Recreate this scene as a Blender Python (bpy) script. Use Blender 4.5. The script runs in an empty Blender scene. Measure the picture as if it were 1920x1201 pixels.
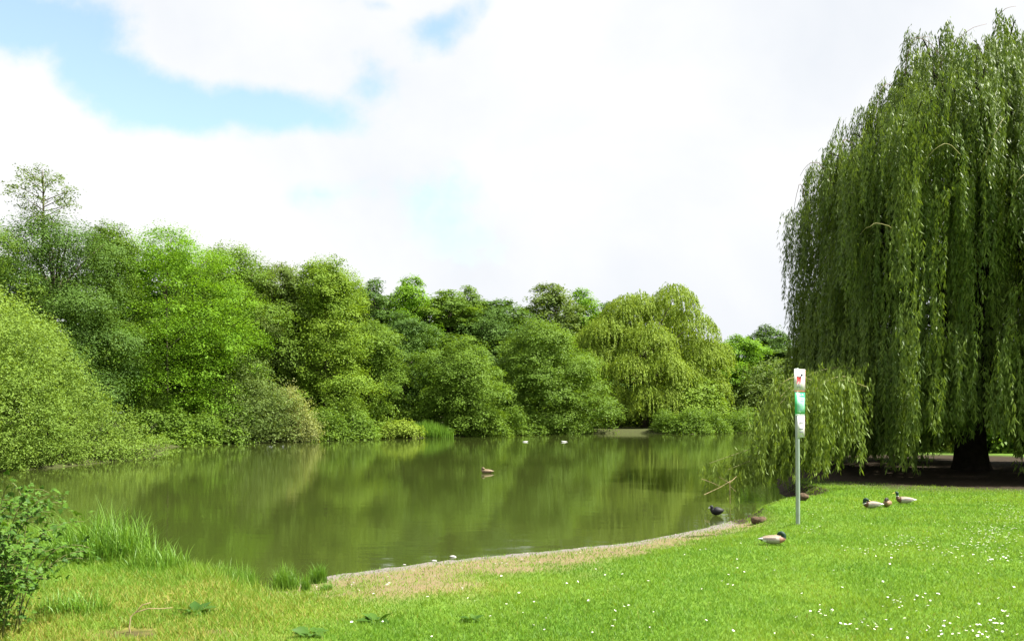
import bpy, math, numpy as np
from mathutils import Vector
R = math.radians
F = 1493.0          # focal length in photo pixels, used only to size things up from the photograph
HV = 772.0          # horizon row
CZ = 2.3            # eye height above the water (m)
scene = bpy.context.scene
COL = scene.collection

# ------------------------------------------------------------------ helpers
def px(u, d): return (u - 960.0) / F * d
def pz(v, d): return CZ - (v - HV) / F * d
def W(u, v, d): return np.array([px(u, d), d, pz(v, d)])
def shore(u, v):
    d = CZ * F / (v - HV)
    return (px(u, d), d)
def unit(a): return a / np.maximum(np.linalg.norm(a, axis=-1, keepdims=True), 1e-9)
def sstep(a, b, x):
    t = np.clip((x - a) / (b - a), 0, 1); return t * t * (3 - 2 * t)

def mesh_np(name, co, faces, mat=None, parent=None, attrs=None, pattr=None, smooth=False, mats=None, midx=None):
    """co (N,3); faces = list of int arrays (M,k). One mesh object."""
    co = np.ascontiguousarray(co, dtype=np.float32)
    if not isinstance(faces, list): faces = [faces]
    me = bpy.data.meshes.new(name)
    me.vertices.add(len(co)); me.vertices.foreach_set('co', co.ravel())
    loops = np.concatenate([f.ravel() for f in faces]).astype(np.int32)
    tot = np.concatenate([np.full(len(f), f.shape[1]) for f in faces])
    start = np.concatenate([[0], np.cumsum(tot)[:-1]]).astype(np.int32)
    me.loops.add(len(loops)); me.loops.foreach_set('vertex_index', loops)
    me.polygons.add(len(tot)); me.polygons.foreach_set('loop_start', start)
    if smooth: me.polygons.foreach_set('use_smooth', np.ones(len(tot), dtype=bool))
    for k, a in (attrs or {}).items():
        at = me.attributes.new(k, 'FLOAT', 'FACE'); at.data.foreach_set('value', np.ascontiguousarray(a, dtype=np.float32))
    for k, a in (pattr or {}).items():
        if a.ndim == 1:
            at = me.attributes.new(k, 'FLOAT', 'POINT'); at.data.foreach_set('value', np.ascontiguousarray(a, dtype=np.float32))
        else:
            at = me.attributes.new(k, 'FLOAT_COLOR', 'POINT')
            c4 = np.ones((len(a), 4), dtype=np.float32); c4[:, :3] = a
            at.data.foreach_set('color', c4.ravel())
    for m in (mats or ([mat] if mat else [])): me.materials.append(m)
    if midx is not None: me.polygons.foreach_set('material_index', np.ascontiguousarray(midx, dtype=np.int32))
    me.update(calc_edges=True)
    o = bpy.data.objects.new(name, me); COL.objects.link(o)
    if parent: o.parent = parent
    return o

def thing(name, label, cat, loc=(0, 0, 0), group=None, rz=0):
    o = bpy.data.objects.new(name, None); COL.objects.link(o)
    o.location = tuple(map(float, loc)); o.rotation_euler = (0, 0, rz); o.empty_display_size = 0.3
    o['label'] = label; o['category'] = cat
    if group: o['group'] = group
    return o
def tag(o, label, cat, group=None, kind=None):
    if label: o['label'] = label
    if cat: o['category'] = cat
    if group: o['group'] = group
    if kind: o['kind'] = kind
    return o

class Geo:
    def __init__(s): s.co = []; s.f = {}; s.n = 0; s.att = {}
    def add(s, co, faces, **att):
        co = np.asarray(co, dtype=float)
        for f in (faces if isinstance(faces, list) else [faces]):
            f = np.asarray(f); k = f.shape[1]
            s.f.setdefault(k, []).append(f + s.n)
            for a, v in att.items():
                s.att.setdefault((a, k), []).append(np.broadcast_to(v, (len(f),)))
        s.co.append(co); s.n += len(co)
    def build(s, name, mat=None, parent=None, smooth=False, **kw):
        ks = sorted(s.f); faces = [np.concatenate(s.f[k]) for k in ks]
        names = {a for a, _ in s.att}
        attrs = {a: np.concatenate([np.concatenate(s.att[(a, k)]) for k in ks]) for a in names}
        return mesh_np(name, np.concatenate(s.co), faces, mat, parent, attrs, smooth=smooth, **kw)

def tube(pts, rad, n=6, cap=True):
    pts = np.asarray(pts, float); m = len(pts); rad = np.broadcast_to(rad, (m,))
    t = unit(np.gradient(pts, axis=0))
    ref = np.array([0, 0, 1.0]) if abs(t[:, 2]).mean() < 0.8 else np.array([1.0, 0, 0])
    a = unit(np.cross(t, ref)); b = np.cross(t, a)
    th = np.arange(n) / n * 2 * math.pi
    co = pts[:, None] + rad[:, None, None] * (np.cos(th)[None, :, None] * a[:, None] + np.sin(th)[None, :, None] * b[:, None])
    i = np.arange(m - 1)[:, None] * n; j = np.arange(n)[None]; j2 = (j + 1) % n
    q = np.stack([i + j, i + j2, i + n + j2, i + n + j], -1).reshape(-1, 4)
    fs = [q]
    if cap: fs.append(np.arange(n)[None] + (m - 1) * n)
    return co.reshape(-1, 3), fs
def bez(p0, p1, p2, n=6):
    t = np.linspace(0, 1, n)[:, None]
    return (1 - t) ** 2 * np.asarray(p0) + 2 * t * (1 - t) * np.asarray(p1) + t * t * np.asarray(p2)
def box(c, s, rz=0.0):
    c = np.asarray(c, float); s = np.asarray(s, float) / 2
    v = np.array([[x, y, z] for x in (-1, 1) for y in (-1, 1) for z in (-1, 1)]) * s
    ca, sa = math.cos(rz), math.sin(rz)
    v = np.stack([v[:, 0] * ca - v[:, 1] * sa, v[:, 0] * sa + v[:, 1] * ca, v[:, 2]], -1) + c
    f = np.array([[0, 1, 3, 2], [4, 6, 7, 5], [0, 4, 5, 1], [2, 3, 7, 6], [0, 2, 6, 4], [1, 5, 7, 3]])
    return v, f

# cheap smooth value noise for heights and patches
_ng = np.random.default_rng(5).random((64, 64))
def vnoise(x, y):
    xi = np.floor(x).astype(int); yi = np.floor(y).astype(int); fx = x - xi; fy = y - yi
    fx = fx * fx * (3 - 2 * fx); fy = fy * fy * (3 - 2 * fy)
    g = lambda a, b: _ng[a % 64, b % 64]
    return (g(xi, yi) * (1 - fx) + g(xi + 1, yi) * fx) * (1 - fy) + (g(xi, yi + 1) * (1 - fx) + g(xi + 1, yi + 1) * fx) * fy
def fbm(x, y, o=3):
    s = 0; a = 0.5; n = 0
    for k in range(o):
        s = s + a * vnoise(x * 2 ** k + 17 * k, y * 2 ** k + 9 * k); n += a; a *= 0.5
    return s / n

# ------------------------------------------------------------------ materials
def newmat(name):
    m = bpy.data.materials.new(name); m.use_nodes = True
    nt = m.node_tree; nt.nodes.clear()
    return m, nt, nt.nodes, nt.links
TONE = {'leaf_mid_green', 'leaf_bright_green', 'leaf_dark_green', 'leaf_olive_green', 'leaf_lime_green', 'leaf_sallow_green', 'leaf_pale_straw', 'leaf_yellow_green'}
def leafmat(name, ca, cb, trans=0.38, rough=0.55, spec=0.12, tcol=(1.25, 1.2, 0.5)):
    if name in TONE: ca, cb = [tuple(np.array(c) * (1.14, 1.10, 1.7)) for c in (ca, cb)]
    m, nt, N, L = newmat(name)
    out = N.new('ShaderNodeOutputMaterial'); at = N.new('ShaderNodeAttribute'); at.attribute_name = 'tint'
    mx = N.new('ShaderNodeMix'); mx.data_type = 'RGBA'; mx.inputs[6].default_value = (*ca, 1); mx.inputs[7].default_value = (*cb, 1)
    L.new(at.outputs['Fac'], mx.inputs[0])
    p = N.new('ShaderNodeBsdfPrincipled'); p.inputs['Roughness'].default_value = rough; p.inputs['Specular IOR Level'].default_value = spec
    L.new(mx.outputs[2], p.inputs['Base Color'])
    tr = N.new('ShaderNodeBsdfTranslucent')
    mu = N.new('ShaderNodeMix'); mu.data_type = 'RGBA'; mu.blend_type = 'MULTIPLY'; mu.inputs[0].default_value = 1
    mu.inputs[7].default_value = (*tcol, 1); L.new(mx.outputs[2], mu.inputs[6]); L.new(mu.outputs[2], tr.inputs['Color'])
    ms = N.new('ShaderNodeMixShader'); ms.inputs[0].default_value = trans
    L.new(p.outputs[0], ms.inputs[1]); L.new(tr.outputs[0], ms.inputs[2]); L.new(ms.outputs[0], out.inputs[0])
    return m
def plain(name, c, rough=0.6, spec=0.3, metal=0, noise=0.0, nscale=20, bump=0.0):
    m, nt, N, L = newmat(name)
    out = N.new('ShaderNodeOutputMaterial'); p = N.new('ShaderNodeBsdfPrincipled')
    p.inputs['Base Color'].default_value = (*c, 1); p.inputs['Roughness'].default_value = rough
    p.inputs['Specular IOR Level'].default_value = spec; p.inputs['Metallic'].default_value = metal
    if noise or bump:
        tc = N.new('ShaderNodeTexCoord'); nz = N.new('ShaderNodeTexNoise'); nz.inputs['Scale'].default_value = nscale; nz.inputs['Detail'].default_value = 5
        L.new(tc.outputs['Object'], nz.inputs['Vector'])
        mr = N.new('ShaderNodeMapRange'); mr.inputs[1].default_value = 0.3; mr.inputs[2].default_value = 0.7
        mr.inputs[3].default_value = 1 - noise; mr.inputs[4].default_value = 1 + noise; L.new(nz.outputs[0], mr.inputs[0])
        mu = N.new('ShaderNodeVectorMath'); mu.operation = 'SCALE'; mu.inputs[0].default_value = c
        L.new(mr.outputs[0], mu.inputs['Scale']); L.new(mu.outputs[0], p.inputs['Base Color'])
        if bump:
            b = N.new('ShaderNodeBump'); b.inputs['Strength'].default_value = 0.8; b.inputs['Distance'].default_value = bump
            L.new(nz.outputs[0], b.inputs['Height']); L.new(b.outputs[0], p.inputs['Normal'])
    L.new(p.outputs[0], out.inputs[0]); return m
def vcolmat(name, rough=0.6, spec=0.3, mott=0.25, nscale=60):
    m, nt, N, L = newmat(name)
    out = N.new('ShaderNodeOutputMaterial'); p = N.new('ShaderNodeBsdfPrincipled'); at = N.new('ShaderNodeAttribute'); at.attribute_name = 'paint'
    tc = N.new('ShaderNodeTexCoord'); nz = N.new('ShaderNodeTexNoise'); nz.inputs['Scale'].default_value = nscale; L.new(tc.outputs['Object'], nz.inputs['Vector'])
    mr = N.new('ShaderNodeMapRange'); mr.inputs[1].default_value = .3; mr.inputs[2].default_value = .7; mr.inputs[3].default_value = 1 - mott; mr.inputs[4].default_value = 1 + mott
    L.new(nz.outputs[0], mr.inputs[0])
    sc = N.new('ShaderNodeVectorMath'); sc.operation = 'SCALE'; L.new(at.outputs['Color'], sc.inputs[0]); L.new(mr.outputs[0], sc.inputs['Scale'])
    L.new(sc.outputs[0], p.inputs['Base Color']); p.inputs['Roughness'].default_value = rough; p.inputs['Specular IOR Level'].default_value = spec
    L.new(p.outputs[0], out.inputs[0]); return m

LM = {
    'mid':    leafmat('leaf_mid_green', (0.080, 0.150, 0.012), (0.140, 0.235, 0.018)),
    'bright': leafmat('leaf_bright_green', (0.095, 0.205, 0.009), (0.165, 0.31, 0.015)),
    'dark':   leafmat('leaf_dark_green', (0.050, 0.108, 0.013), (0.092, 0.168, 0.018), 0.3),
    'olive':  leafmat('leaf_olive_green', (0.085, 0.14, 0.017), (0.14, 0.205, 0.028)),
    'yellow': leafmat('leaf_yellow_green', (0.15, 0.235, 0.017), (0.235, 0.325, 0.03)),
    'lime':   leafmat('leaf_lime_green', (0.115, 0.205, 0.014), (0.185, 0.285, 0.02)),
    'sallow': leafmat('leaf_sallow_green', (0.108, 0.19, 0.018), (0.18, 0.275, 0.03)),
    'grey':   leafmat('leaf_grey_green', (0.10, 0.16, 0.035), (0.165, 0.225, 0.055)),
    'blond':  leafmat('leaf_pale_straw', (0.18, 0.235, 0.045), (0.29, 0.315, 0.075)),
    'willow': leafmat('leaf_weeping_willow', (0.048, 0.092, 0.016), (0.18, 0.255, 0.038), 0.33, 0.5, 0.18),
    'bramble': leafmat('leaf_bramble', (0.032, 0.085, 0.012), (0.10, 0.20, 0.02), 0.3, 0.5, 0.15),
    'grass':  leafmat('grass_blade', (0.085, 0.205, 0.020), (0.225, 0.325, 0.042), 0.42, 0.5, 0.2),
    'straw':  leafmat('dry_grass_blade', (0.15, 0.22, 0.025), (0.34, 0.27, 0.08), 0.3),
    'tall':   leafmat('tall_grass_blade', (0.085, 0.20, 0.018), (0.17, 0.30, 0.034), 0.35, 0.45, 0.3),
}
BARK = plain('bark_grey_brown', (0.10, 0.085, 0.06), 0.9, 0.1, 0, 0.4, 6, 0.03)
BARKD = plain('bark_dark', (0.028, 0.023, 0.017), 0.9, 0.1, 0, 0.4, 6, 0.04)
TWIG = plain('twig_yellow', (0.19, 0.18, 0.055), 0.7)
TWIGR = plain('twig_reddish', (0.16, 0.10, 0.07), 0.7)
DEADW = plain('dead_wood', (0.27, 0.21, 0.11), 0.8, 0.1, 0, 0.3, 15)

# ------------------------------------------------------------------ pond outline and terrain
near = [shore(*q) for q in [(60, 1010), (190, 1050), (330, 1084), (430, 1100), (510, 1104), (620, 1080), (720, 1066), (830, 1052), (940, 1041), (1050, 1031), (1150, 1021), (1250, 1005), (1330, 988), (1395, 972)]]
pond = [(-19.5, 14.5), (-12, 13.4)] + near + [(5.35, 17.75), (6.0, 18.7), (7.0, 19.3), (7.7, 20.4), (7.6, 22.5), (9.0, 27), (13, 36), (20, 52), (28, 75), (33, 92)]
far = [shore(*q) for q in [(1400, 810), (1300, 813), (1200, 812), (1100, 812), (1000, 815), (900, 817), (850, 819), (700, 822), (600, 826), (480, 830), (330, 835)]]
def sd(u): return float(np.interp(u, [330, 480, 600, 700, 850, 900, 1000, 1100, 1200, 1300, 1400], [CZ * F / (v - HV) for v in (835, 830, 826, 822, 819, 817, 815, 812, 812, 813, 810)]))
pond += far + [(-21.5, 48), (-18.6, 42.5), (-18.3, 38.5), (-18.9, 34), (-20.5, 29.5), (-24, 24), (-24, 18)]
pond = np.array(pond)

def pond_sdf(x, y):
    """signed distance to the pond's edge: positive on land"""
    p = np.stack([x, y], -1); best = np.full(x.shape, 1e9); inside = np.zeros(x.shape, bool)
    a = pond; b = np.roll(pond, -1, 0)
    for i in range(len(a)):
        e = b[i] - a[i]; w = p - a[i]
        t = np.clip((w @ e) / (e @ e), 0, 1)
        dd = w - t[..., None] * e
        best = np.minimum(best, (dd ** 2).sum(-1))
        c1 = (a[i][1] > y) != (b[i][1] > y)
        with np.errstate(divide='ignore', invalid='ignore'):
            xc = (b[i][0] - a[i][0]) * (y - a[i][1]) / (b[i][1] - a[i][1] + 1e-12) + a[i][0]
        inside ^= c1 & (x < xc)
    return np.sqrt(best) * np.where(inside, -1, 1)
def beach_zone(x, y):   # 1 along the gently shelving near shore, 0 elsewhere
    return sstep(-3.9, -2.7, x) * (1 - sstep(4.6, 5.4, x)) * (1 - sstep(18, 19, y))
LAWN = 0.32
def terrain(x, y, want=False):
    s = pond_sdf(x, y) + 0.10 * (fbm(x * 3.1, y * 3.1) - 0.5)
    bz = beach_zone(x, y)
    w = 0.55 + 2.4 * bz
    land = LAWN * sstep(-0.15 * w, w, s) + 0.03 * (fbm(x * 0.7 + 5, y * 0.7) - 0.5) * sstep(0, 3, s) + 0.02 * (fbm(x * 4, y * 4) - 0.5)
    z = np.where(s > 0, np.maximum(land, 0.004 + np.minimum(0.10 * np.maximum(s, 0), .12)), np.maximum(-0.6, 0.16 * s))
    z = z + 0.25 * sstep(60, 140, np.hypot(x, y)) * (s > 0)
    return (z, s, bz) if want else z
def gz(x, y): return float(terrain(np.array([float(x)]), np.array([float(y)]))[0])
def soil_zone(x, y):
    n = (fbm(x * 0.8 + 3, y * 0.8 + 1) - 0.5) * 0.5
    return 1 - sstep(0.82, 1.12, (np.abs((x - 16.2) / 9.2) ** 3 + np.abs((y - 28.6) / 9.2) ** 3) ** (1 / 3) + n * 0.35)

def axis(segs):
    out = [segs[0][0]]
    for a, b, st in segs:
        n = max(1, int(round((b - a) / st))); out += list(np.linspace(a, b, n + 1)[1:])
    return np.array(out)
gx = axis([(-900, -200, 100), (-200, -60, 10), (-60, -14, 1.5), (-14, 14, 0.14), (14, 30, 0.5), (30, 60, 2), (60, 200, 10), (200, 900, 100)])
gy = axis([(-300, -40, 40), (-40, 2, 3), (2, 5, 0.5), (5, 24, 0.14), (24, 45, 0.6), (45, 110, 1.3), (110, 200, 9), (200, 1600, 140)])
GX, GY = np.meshgrid(gx, gy)
GZ, GS, GB = terrain(GX, GY, True)
soil = soil_zone(GX, GY)
edge_n = fbm(GX * 2.2, GY * 2.2 + 7)
bw = 3.2 + 1.0 * (fbm(GX * 0.6 + 11, GY * 0.6) - 0.5)
bw = bw * (0.30 + 0.70 * (1 - sstep(0.4, 4.2, GX))) * (0.42 + 0.58 * sstep(-3.0, -.6, GX))
sand = np.maximum(GB * (1 - sstep(bw - 0.7, bw + 0.5, GS + (edge_n - 0.5) * 1.1)), (1 - sstep(0.02, 0.15, GS)) * (GY < 19) * (GX > -9))
def dry_zone(x, y):
    n = fbm(x * 1.3 + 2, y * 1.3)
    a = (1 - sstep(-3.0, -1.0, x + (n - .5) * 1.6)) * (1 - sstep(9.0, 10.2, y)) * sstep(-6, -4.6, x) * sstep(0.30, 0.55, n + 0.12)
    b = np.exp(-(((x + 0.9) / 0.8) ** 2 + ((y - 9.0) / 0.35) ** 2)) * 0.9
    return np.clip(a + b, 0, 1)
dry = dry_zone(GX, GY)
wood = np.clip(1.0 * ((GY > 45) | (GX < -17)) * (1 - sstep(0.62, 0.75, fbm(GX * .15, GY * .15 + 3)) * sstep(2, 5, GS)), 0, 1)
wet = 1 - sstep(0.1, 0.65, GS + (edge_n - .5) * .4)
ny, nx = GX.shape
idx = np.arange(nx * ny).reshape(ny, nx)
q = np.stack([idx[:-1, :-1], idx[:-1, 1:], idx[1:, 1:], idx[1:, :-1]], -1).reshape(-1, 4)

def ground_mat():
    m, nt, N, L = newmat('ground_turf_and_shore')
    out = N.new('ShaderNodeOutputMaterial'); p = N.new('ShaderNodeBsdfPrincipled'); p.inputs['Roughness'].default_value = 0.9; p.inputs['Specular IOR Level'].default_value = 0.1
    tc = N.new('ShaderNodeTexCoord')
    def noise(s, det=5):
        n = N.new('ShaderNodeTexNoise'); n.inputs['Scale'].default_value = s; n.inputs['Detail'].default_value = det; n.inputs['Roughness'].default_value = .65; L.new(tc.outputs['Object'], n.inputs['Vector']); return n.outputs[0]
    def ramp(f, cs):
        r = N.new('ShaderNodeValToRGB'); e = r.color_ramp.elements
        e[0].position, e[0].color = cs[0][0], (*cs[0][1], 1); e[1].position, e[1].color = cs[-1][0], (*cs[-1][1], 1)
        for pos, c in cs[1:-1]: k = e.new(pos); k.color = (*c, 1)
        L.new(f, r.inputs[0]); return r.outputs[0]
    def attr(n):
        a = N.new('ShaderNodeAttribute'); a.attribute_name = n; return a.outputs['Fac']
    def mix(f, a, b):
        x = N.new('ShaderNodeMix'); x.data_type = 'RGBA'; L.new(f, x.inputs[0]); L.new(a, x.inputs[6]); L.new(b, x.inputs[7]); return x.outputs[2]
    def mul(a, b):
        x = N.new('ShaderNodeMath'); x.operation = 'MULTIPLY'; L.new(a, x.inputs[0]); L.new(b, x.inputs[1]); return x.outputs[0]
    n1 = noise(1.2); n2 = noise(38, 6); n3 = noise(7)
    turf = mix(n2, ramp(n1, [(.3, (.058, .135, .013)), (.7, (.11, .195, .022))]), ramp(n3, [(.3, (.075, .165, .015)), (.7, (.14, .22, .027))]))
    straw = ramp(n3, [(.3, (.14, .20, .025)), (.5, (.20, .20, .045)), (.72, (.20, .14, .06))])
    sandc = ramp(n3, [(.28, (.12, .088, .04)), (.45, (.20, .15, .07)), (.6, (.17, .165, .055)), (.75, (.22, .20, .08))])
    grit = ramp(n2, [(.35, (.06, .045, .028)), (.5, (.15, .115, .07)), (.68, (.27, .23, .17))])
    sandm = mix(N_val(N, 0.45), sandc, grit)
    wetc = ramp(n2, [(.3, (.10, .085, .07)), (.5, (.16, .145, .13)), (.7, (.25, .235, .22))])
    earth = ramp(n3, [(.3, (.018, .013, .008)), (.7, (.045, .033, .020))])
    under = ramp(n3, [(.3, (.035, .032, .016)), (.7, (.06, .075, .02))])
    c = mix(attr('dry'), turf, straw)
    c = mix(attr('wood'), c, under)
    c = mix(attr('sand'), c, sandm)
    c = mix(mul(attr('wet'), attr('beach')), c, wetc)
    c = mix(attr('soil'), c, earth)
    L.new(c, p.inputs['Base Color'])
    b = N.new('ShaderNodeBump'); b.inputs['Strength'].default_value = .7; b.inputs['Distance'].default_value = .02; L.new(n2, b.inputs['Height']); L.new(b.outputs[0], p.inputs['Normal'])
    L.new(p.outputs[0], out.inputs[0]); return m
def N_val(N, v):
    n = N.new('ShaderNodeValue'); n.outputs[0].default_value = v; return n.outputs[0]
scr = np.exp(-(((GX + 3.2) / .75) ** 2 + ((GY - 7.15) / .22) ** 2)) * sstep(.35, .6, fbm(GX * 3, GY * 5)) * .9
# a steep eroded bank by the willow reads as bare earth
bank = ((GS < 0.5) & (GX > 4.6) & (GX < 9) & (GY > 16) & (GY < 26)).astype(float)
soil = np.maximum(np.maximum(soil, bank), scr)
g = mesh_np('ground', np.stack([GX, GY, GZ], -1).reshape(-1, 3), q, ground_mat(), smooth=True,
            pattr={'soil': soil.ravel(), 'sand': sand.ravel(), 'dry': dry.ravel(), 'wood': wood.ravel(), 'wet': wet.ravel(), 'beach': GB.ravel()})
g['kind'] = 'structure'

# ------------------------------------------------------------------ water
def water_mat():
    m, nt, N, L = newmat('pond_water')
    out = N.new('ShaderNodeOutputMaterial'); p = N.new('ShaderNodeBsdfPrincipled')
    p.inputs['Roughness'].default_value = 0.04; p.inputs['IOR'].default_value = 1.333
    tc = N.new('ShaderNodeTexCoord')
    n0 = N.new('ShaderNodeTexNoise'); n0.inputs['Scale'].default_value = 0.12; n0.inputs['Detail'].default_value = 3; L.new(tc.outputs['Object'], n0.inputs['Vector'])
    cr = N.new('ShaderNodeValToRGB'); cr.color_ramp.elements[0].position = .3; cr.color_ramp.elements[0].color = (.026, .037, .007, 1); cr.color_ramp.elements[1].position = .7; cr.color_ramp.elements[1].color = (.036, .047, .010, 1)
    L.new(n0.outputs[0], cr.inputs[0]); L.new(cr.outputs[0], p.inputs['Base Color'])
    def wv(scale, sx, sy, rot):
        mp = N.new('ShaderNodeMapping'); mp.inputs['Scale'].default_value = (sx, sy, 1); mp.inputs['Rotation'].default_value = (0, 0, rot); L.new(tc.outputs['Object'], mp.inputs[0])
        n = N.new('ShaderNodeTexNoise'); n.inputs['Scale'].default_value = scale; n.inputs['Detail'].default_value = 3; n.inputs['Roughness'].default_value = .5; L.new(mp.outputs[0], n.inputs['Vector']); return n.outputs[0]
    a = wv(1.6, .55, 1.5, .12); b_ = wv(6, .7, 1.4, -.2)
    ad = N.new('ShaderNodeMath'); ad.operation = 'MULTIPLY_ADD'; L.new(b_, ad.inputs[0]); ad.inputs[1].default_value = .22; L.new(a, ad.inputs[2])
    b = N.new('ShaderNodeBump'); b.inputs['Strength'].default_value = 1; b.inputs['Distance'].default_value = .0032
    L.new(ad.outputs[0], b.inputs['Height']); L.new(b.outputs[0], p.inputs['Normal'])
    L.new(p.outputs[0], out.inputs[0]); return m
cx, cy = pond.mean(0)
wv_ = np.array([[-60, 5, 0], [60, 5, 0], [60, 130, 0], [-60, 130, 0]], float)
# the water sheet is the pond's own outline, pushed a little under its banks
from mathutils.geometry import tessellate_polygon
e1 = unit(np.roll(pond, -1, 0) - pond); nrm = np.stack([e1[:, 1], -e1[:, 0]], -1)
vn = unit(nrm + np.roll(nrm, 1, 0)); grown = pond + vn * 0.35
if pond_sdf(grown[:, 0], grown[:, 1]).mean() < 0: grown = pond - vn * 0.35
tri = np.array(tessellate_polygon([[Vector((a, b, 0)) for a, b in grown]]))
wco = np.column_stack([grown, np.zeros(len(grown))])
_e = wco[tri]; _nz = np.cross(_e[:, 1] - _e[:, 0], _e[:, 2] - _e[:, 0])[:, 2]
tri[_nz < 0] = tri[_nz < 0][:, ::-1]
w = mesh_np('pond_water', wco, tri, water_mat()); w['kind'] = 'structure'

# ------------------------------------------------------------------ foliage
def leaves(P, A, B, l, w):
    """diamond leaves: P base, A long axis, B side axis (unit), l length, w width -> co, quads"""
    n = len(P); l = np.broadcast_to(l, (n,))[:, None]; w = np.broadcast_to(w, (n,))[:, None]
    mid = P + A * l * 0.45
    co = np.stack([P, mid + B * w * 0.5, P + A * l, mid - B * w * 0.5], 1).reshape(-1, 3)
    return co, np.arange(4 * n).reshape(-1, 4)

def crown_leaves(lobes, n, rng, leaf=0.2, spray=0.7, per=22, flat=0.14, up=0.6, outw=0.75, rnd=0.36, axis_xy=None, droop=0.35, aspect=0.62, lo=-0.45, surf=(0.70, 1.16)):
    C = np.array([l[0] for l in lobes]); Rr = np.array([l[1] for l in lobes])
    area = (Rr[:, 0] * Rr[:, 1] + Rr[:, 0] * Rr[:, 2] + Rr[:, 1] * Rr[:, 2])
    ns = max(20, n // per)
    k = rng.choice(len(C), ns * 2, p=area / area.sum())
    d = unit(rng.normal(size=(ns * 2, 3)))
    keep = (d[:, 2] > lo) | (rng.random(ns * 2) < 0.25)
    if axis_xy is not None:
        o = C[k][:, :2] - axis_xy; on = np.linalg.norm(o, axis=1) > 0.2
        dot = (unit(o) * d[:, :2]).sum(1)
        keep &= ~(on & (dot < -0.25) & (rng.random(ns * 2) < 0.6))
    k = k[keep][:ns]; d = d[keep][:ns]; ns = len(k)
    p = C[k] + Rr[k] * d * rng.uniform(*surf, (ns, 1))
    nl = unit(d / Rr[k])
    o = unit(nl * [1, 1, 0.35] + [0, 0, 0.15] + rng.normal(size=(ns, 3)) * 0.4)
    side = unit(np.cross(o, [0, 0, 1.0])); upv = np.cross(side, o)
    ltint = rng.random(len(C))[k] * 0.4 + rng.random(ns) * 0.45
    S = spray * rng.uniform(0.55, 1.75, ns)
    t = rng.random((ns, per)); la = rng.normal(size=(ns, per)) * 0.26 * (0.35 + 0.65 * np.sin(np.clip(t * 0.9 + .1, 0, 1) * math.pi)); th = rng.normal(size=(ns, per)) * flat
    q = p[:, None] + S[:, None, None] * ((t - 0.4)[..., None] * o[:, None] + la[..., None] * side[:, None] + th[..., None] * upv[:, None])
    q[..., 2] -= droop * S[:, None] * t ** 2
    Nn = unit(np.array([0, 0, up]) + nl[:, None] * outw + rng.normal(size=(ns, per, 3)) * rnd)
    A = o[:, None] + side[:, None] * np.sign(la)[..., None] * 0.7 + rng.normal(size=(ns, per, 3)) * 0.45
    A = unit(A - (A * Nn).sum(-1, keepdims=True) * Nn)
    B = np.cross(Nn, A)
    m = ns * per
    L = leaf * rng.uniform(0.65, 1.3, m)
    co, f = leaves(q.reshape(-1, 3), A.reshape(-1, 3), B.reshape(-1, 3), L, L * aspect)
    tint = np.clip(ltint[:, None] + rng.random((ns, per)) * 0.30 - 0.05, 0, 1).ravel()
    return co, f, tint

def tree_lobes(H, Rm, zb, rng, K=26, shape='round', flat=0.62, size=0.36, core=True):
    out = []; ga = 2.39996
    for i in range(K):
        t = (i + rng.uniform(0.2, 0.8)) / K
        if shape == 'round': e = (max(0.0, 1 - abs(2 * t - 0.85) ** 2.3 * (0.6 if t < .42 else .72))) ** 0.6
        elif shape == 'cone': e = (1 - t) ** 0.75 * 0.95 + 0.12
        elif shape == 'column': e = 0.75 + 0.25 * math.sin(t * math.pi) - 0.35 * max(0, t - .75) / .25
        else: e = math.sqrt(max(0.02, 1 - t ** 2.2))        # dome
        a = i * ga + rng.uniform(-.5, .5)
        r = Rm * e * rng.uniform(0.45, 0.95) * (0.35 if t > .93 else 1)
        s = Rm * size * rng.uniform(0.5, 1.3) * (0.62 + 0.38 * e)
        z = zb + (H - zb) * t - s * flat * (0.7 if t > .85 else 0.15)
        out.append((np.array([math.cos(a) * r, math.sin(a) * r, max(z, s * flat * 0.5 + 0.15)]), np.array([s * 1.1, s * 1.1, s * flat])))
    for t in (np.linspace(.15, .85, 6) if core else []):
        s = Rm * 0.42; out.append((np.array([rng.normal() * .1 * Rm, rng.normal() * .1 * Rm, zb + (H - zb) * t]), np.array([s, s, s * 0.8])))
    return out

def trunk_geo(lobes, H, rad, rng, stems=1, spread=0.0, limbs=16):
    G = Geo()
    tops = []
    for s in range(stems):
        a = s / max(1, stems) * 2 * math.pi + rng.uniform(0, 1)
        b0 = np.array([math.cos(a), math.sin(a), 0]) * spread * 0.25; b0[2] = -0.15
        top = np.array([math.cos(a) * spread, math.sin(a) * spread, H * 0.86]) + rng.normal(size=3) * [.25, .25, 0]
        mid = (b0 + top) / 2 + rng.normal(size=3) * [.3, .3, 0]
        P = bez(b0, mid, top, 9); rr = rad * np.linspace(1, 0.16, 9); rr[0] *= 1.35
        G.add(*tube(P, rr, 8)); tops.append(P)
    order = rng.permutation(len(lobes))[:limbs]
    for k in order:
        c = lobes[k][0]; P = min(tops, key=lambda p: np.linalg.norm(p[-1][:2] - c[:2]))
        j = int(np.clip(np.searchsorted(P[:, 2], c[2] * 0.72 - 0.6), 1, 7)); s = P[j]
        m = (s + c) / 2 + np.array([0, 0, 0.12 * np.linalg.norm(c - s)])
        G.add(*tube(bez(s, m, c, 5), rad * 0.42 * np.linspace(1, .25, 5), 5))
    return G

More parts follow.
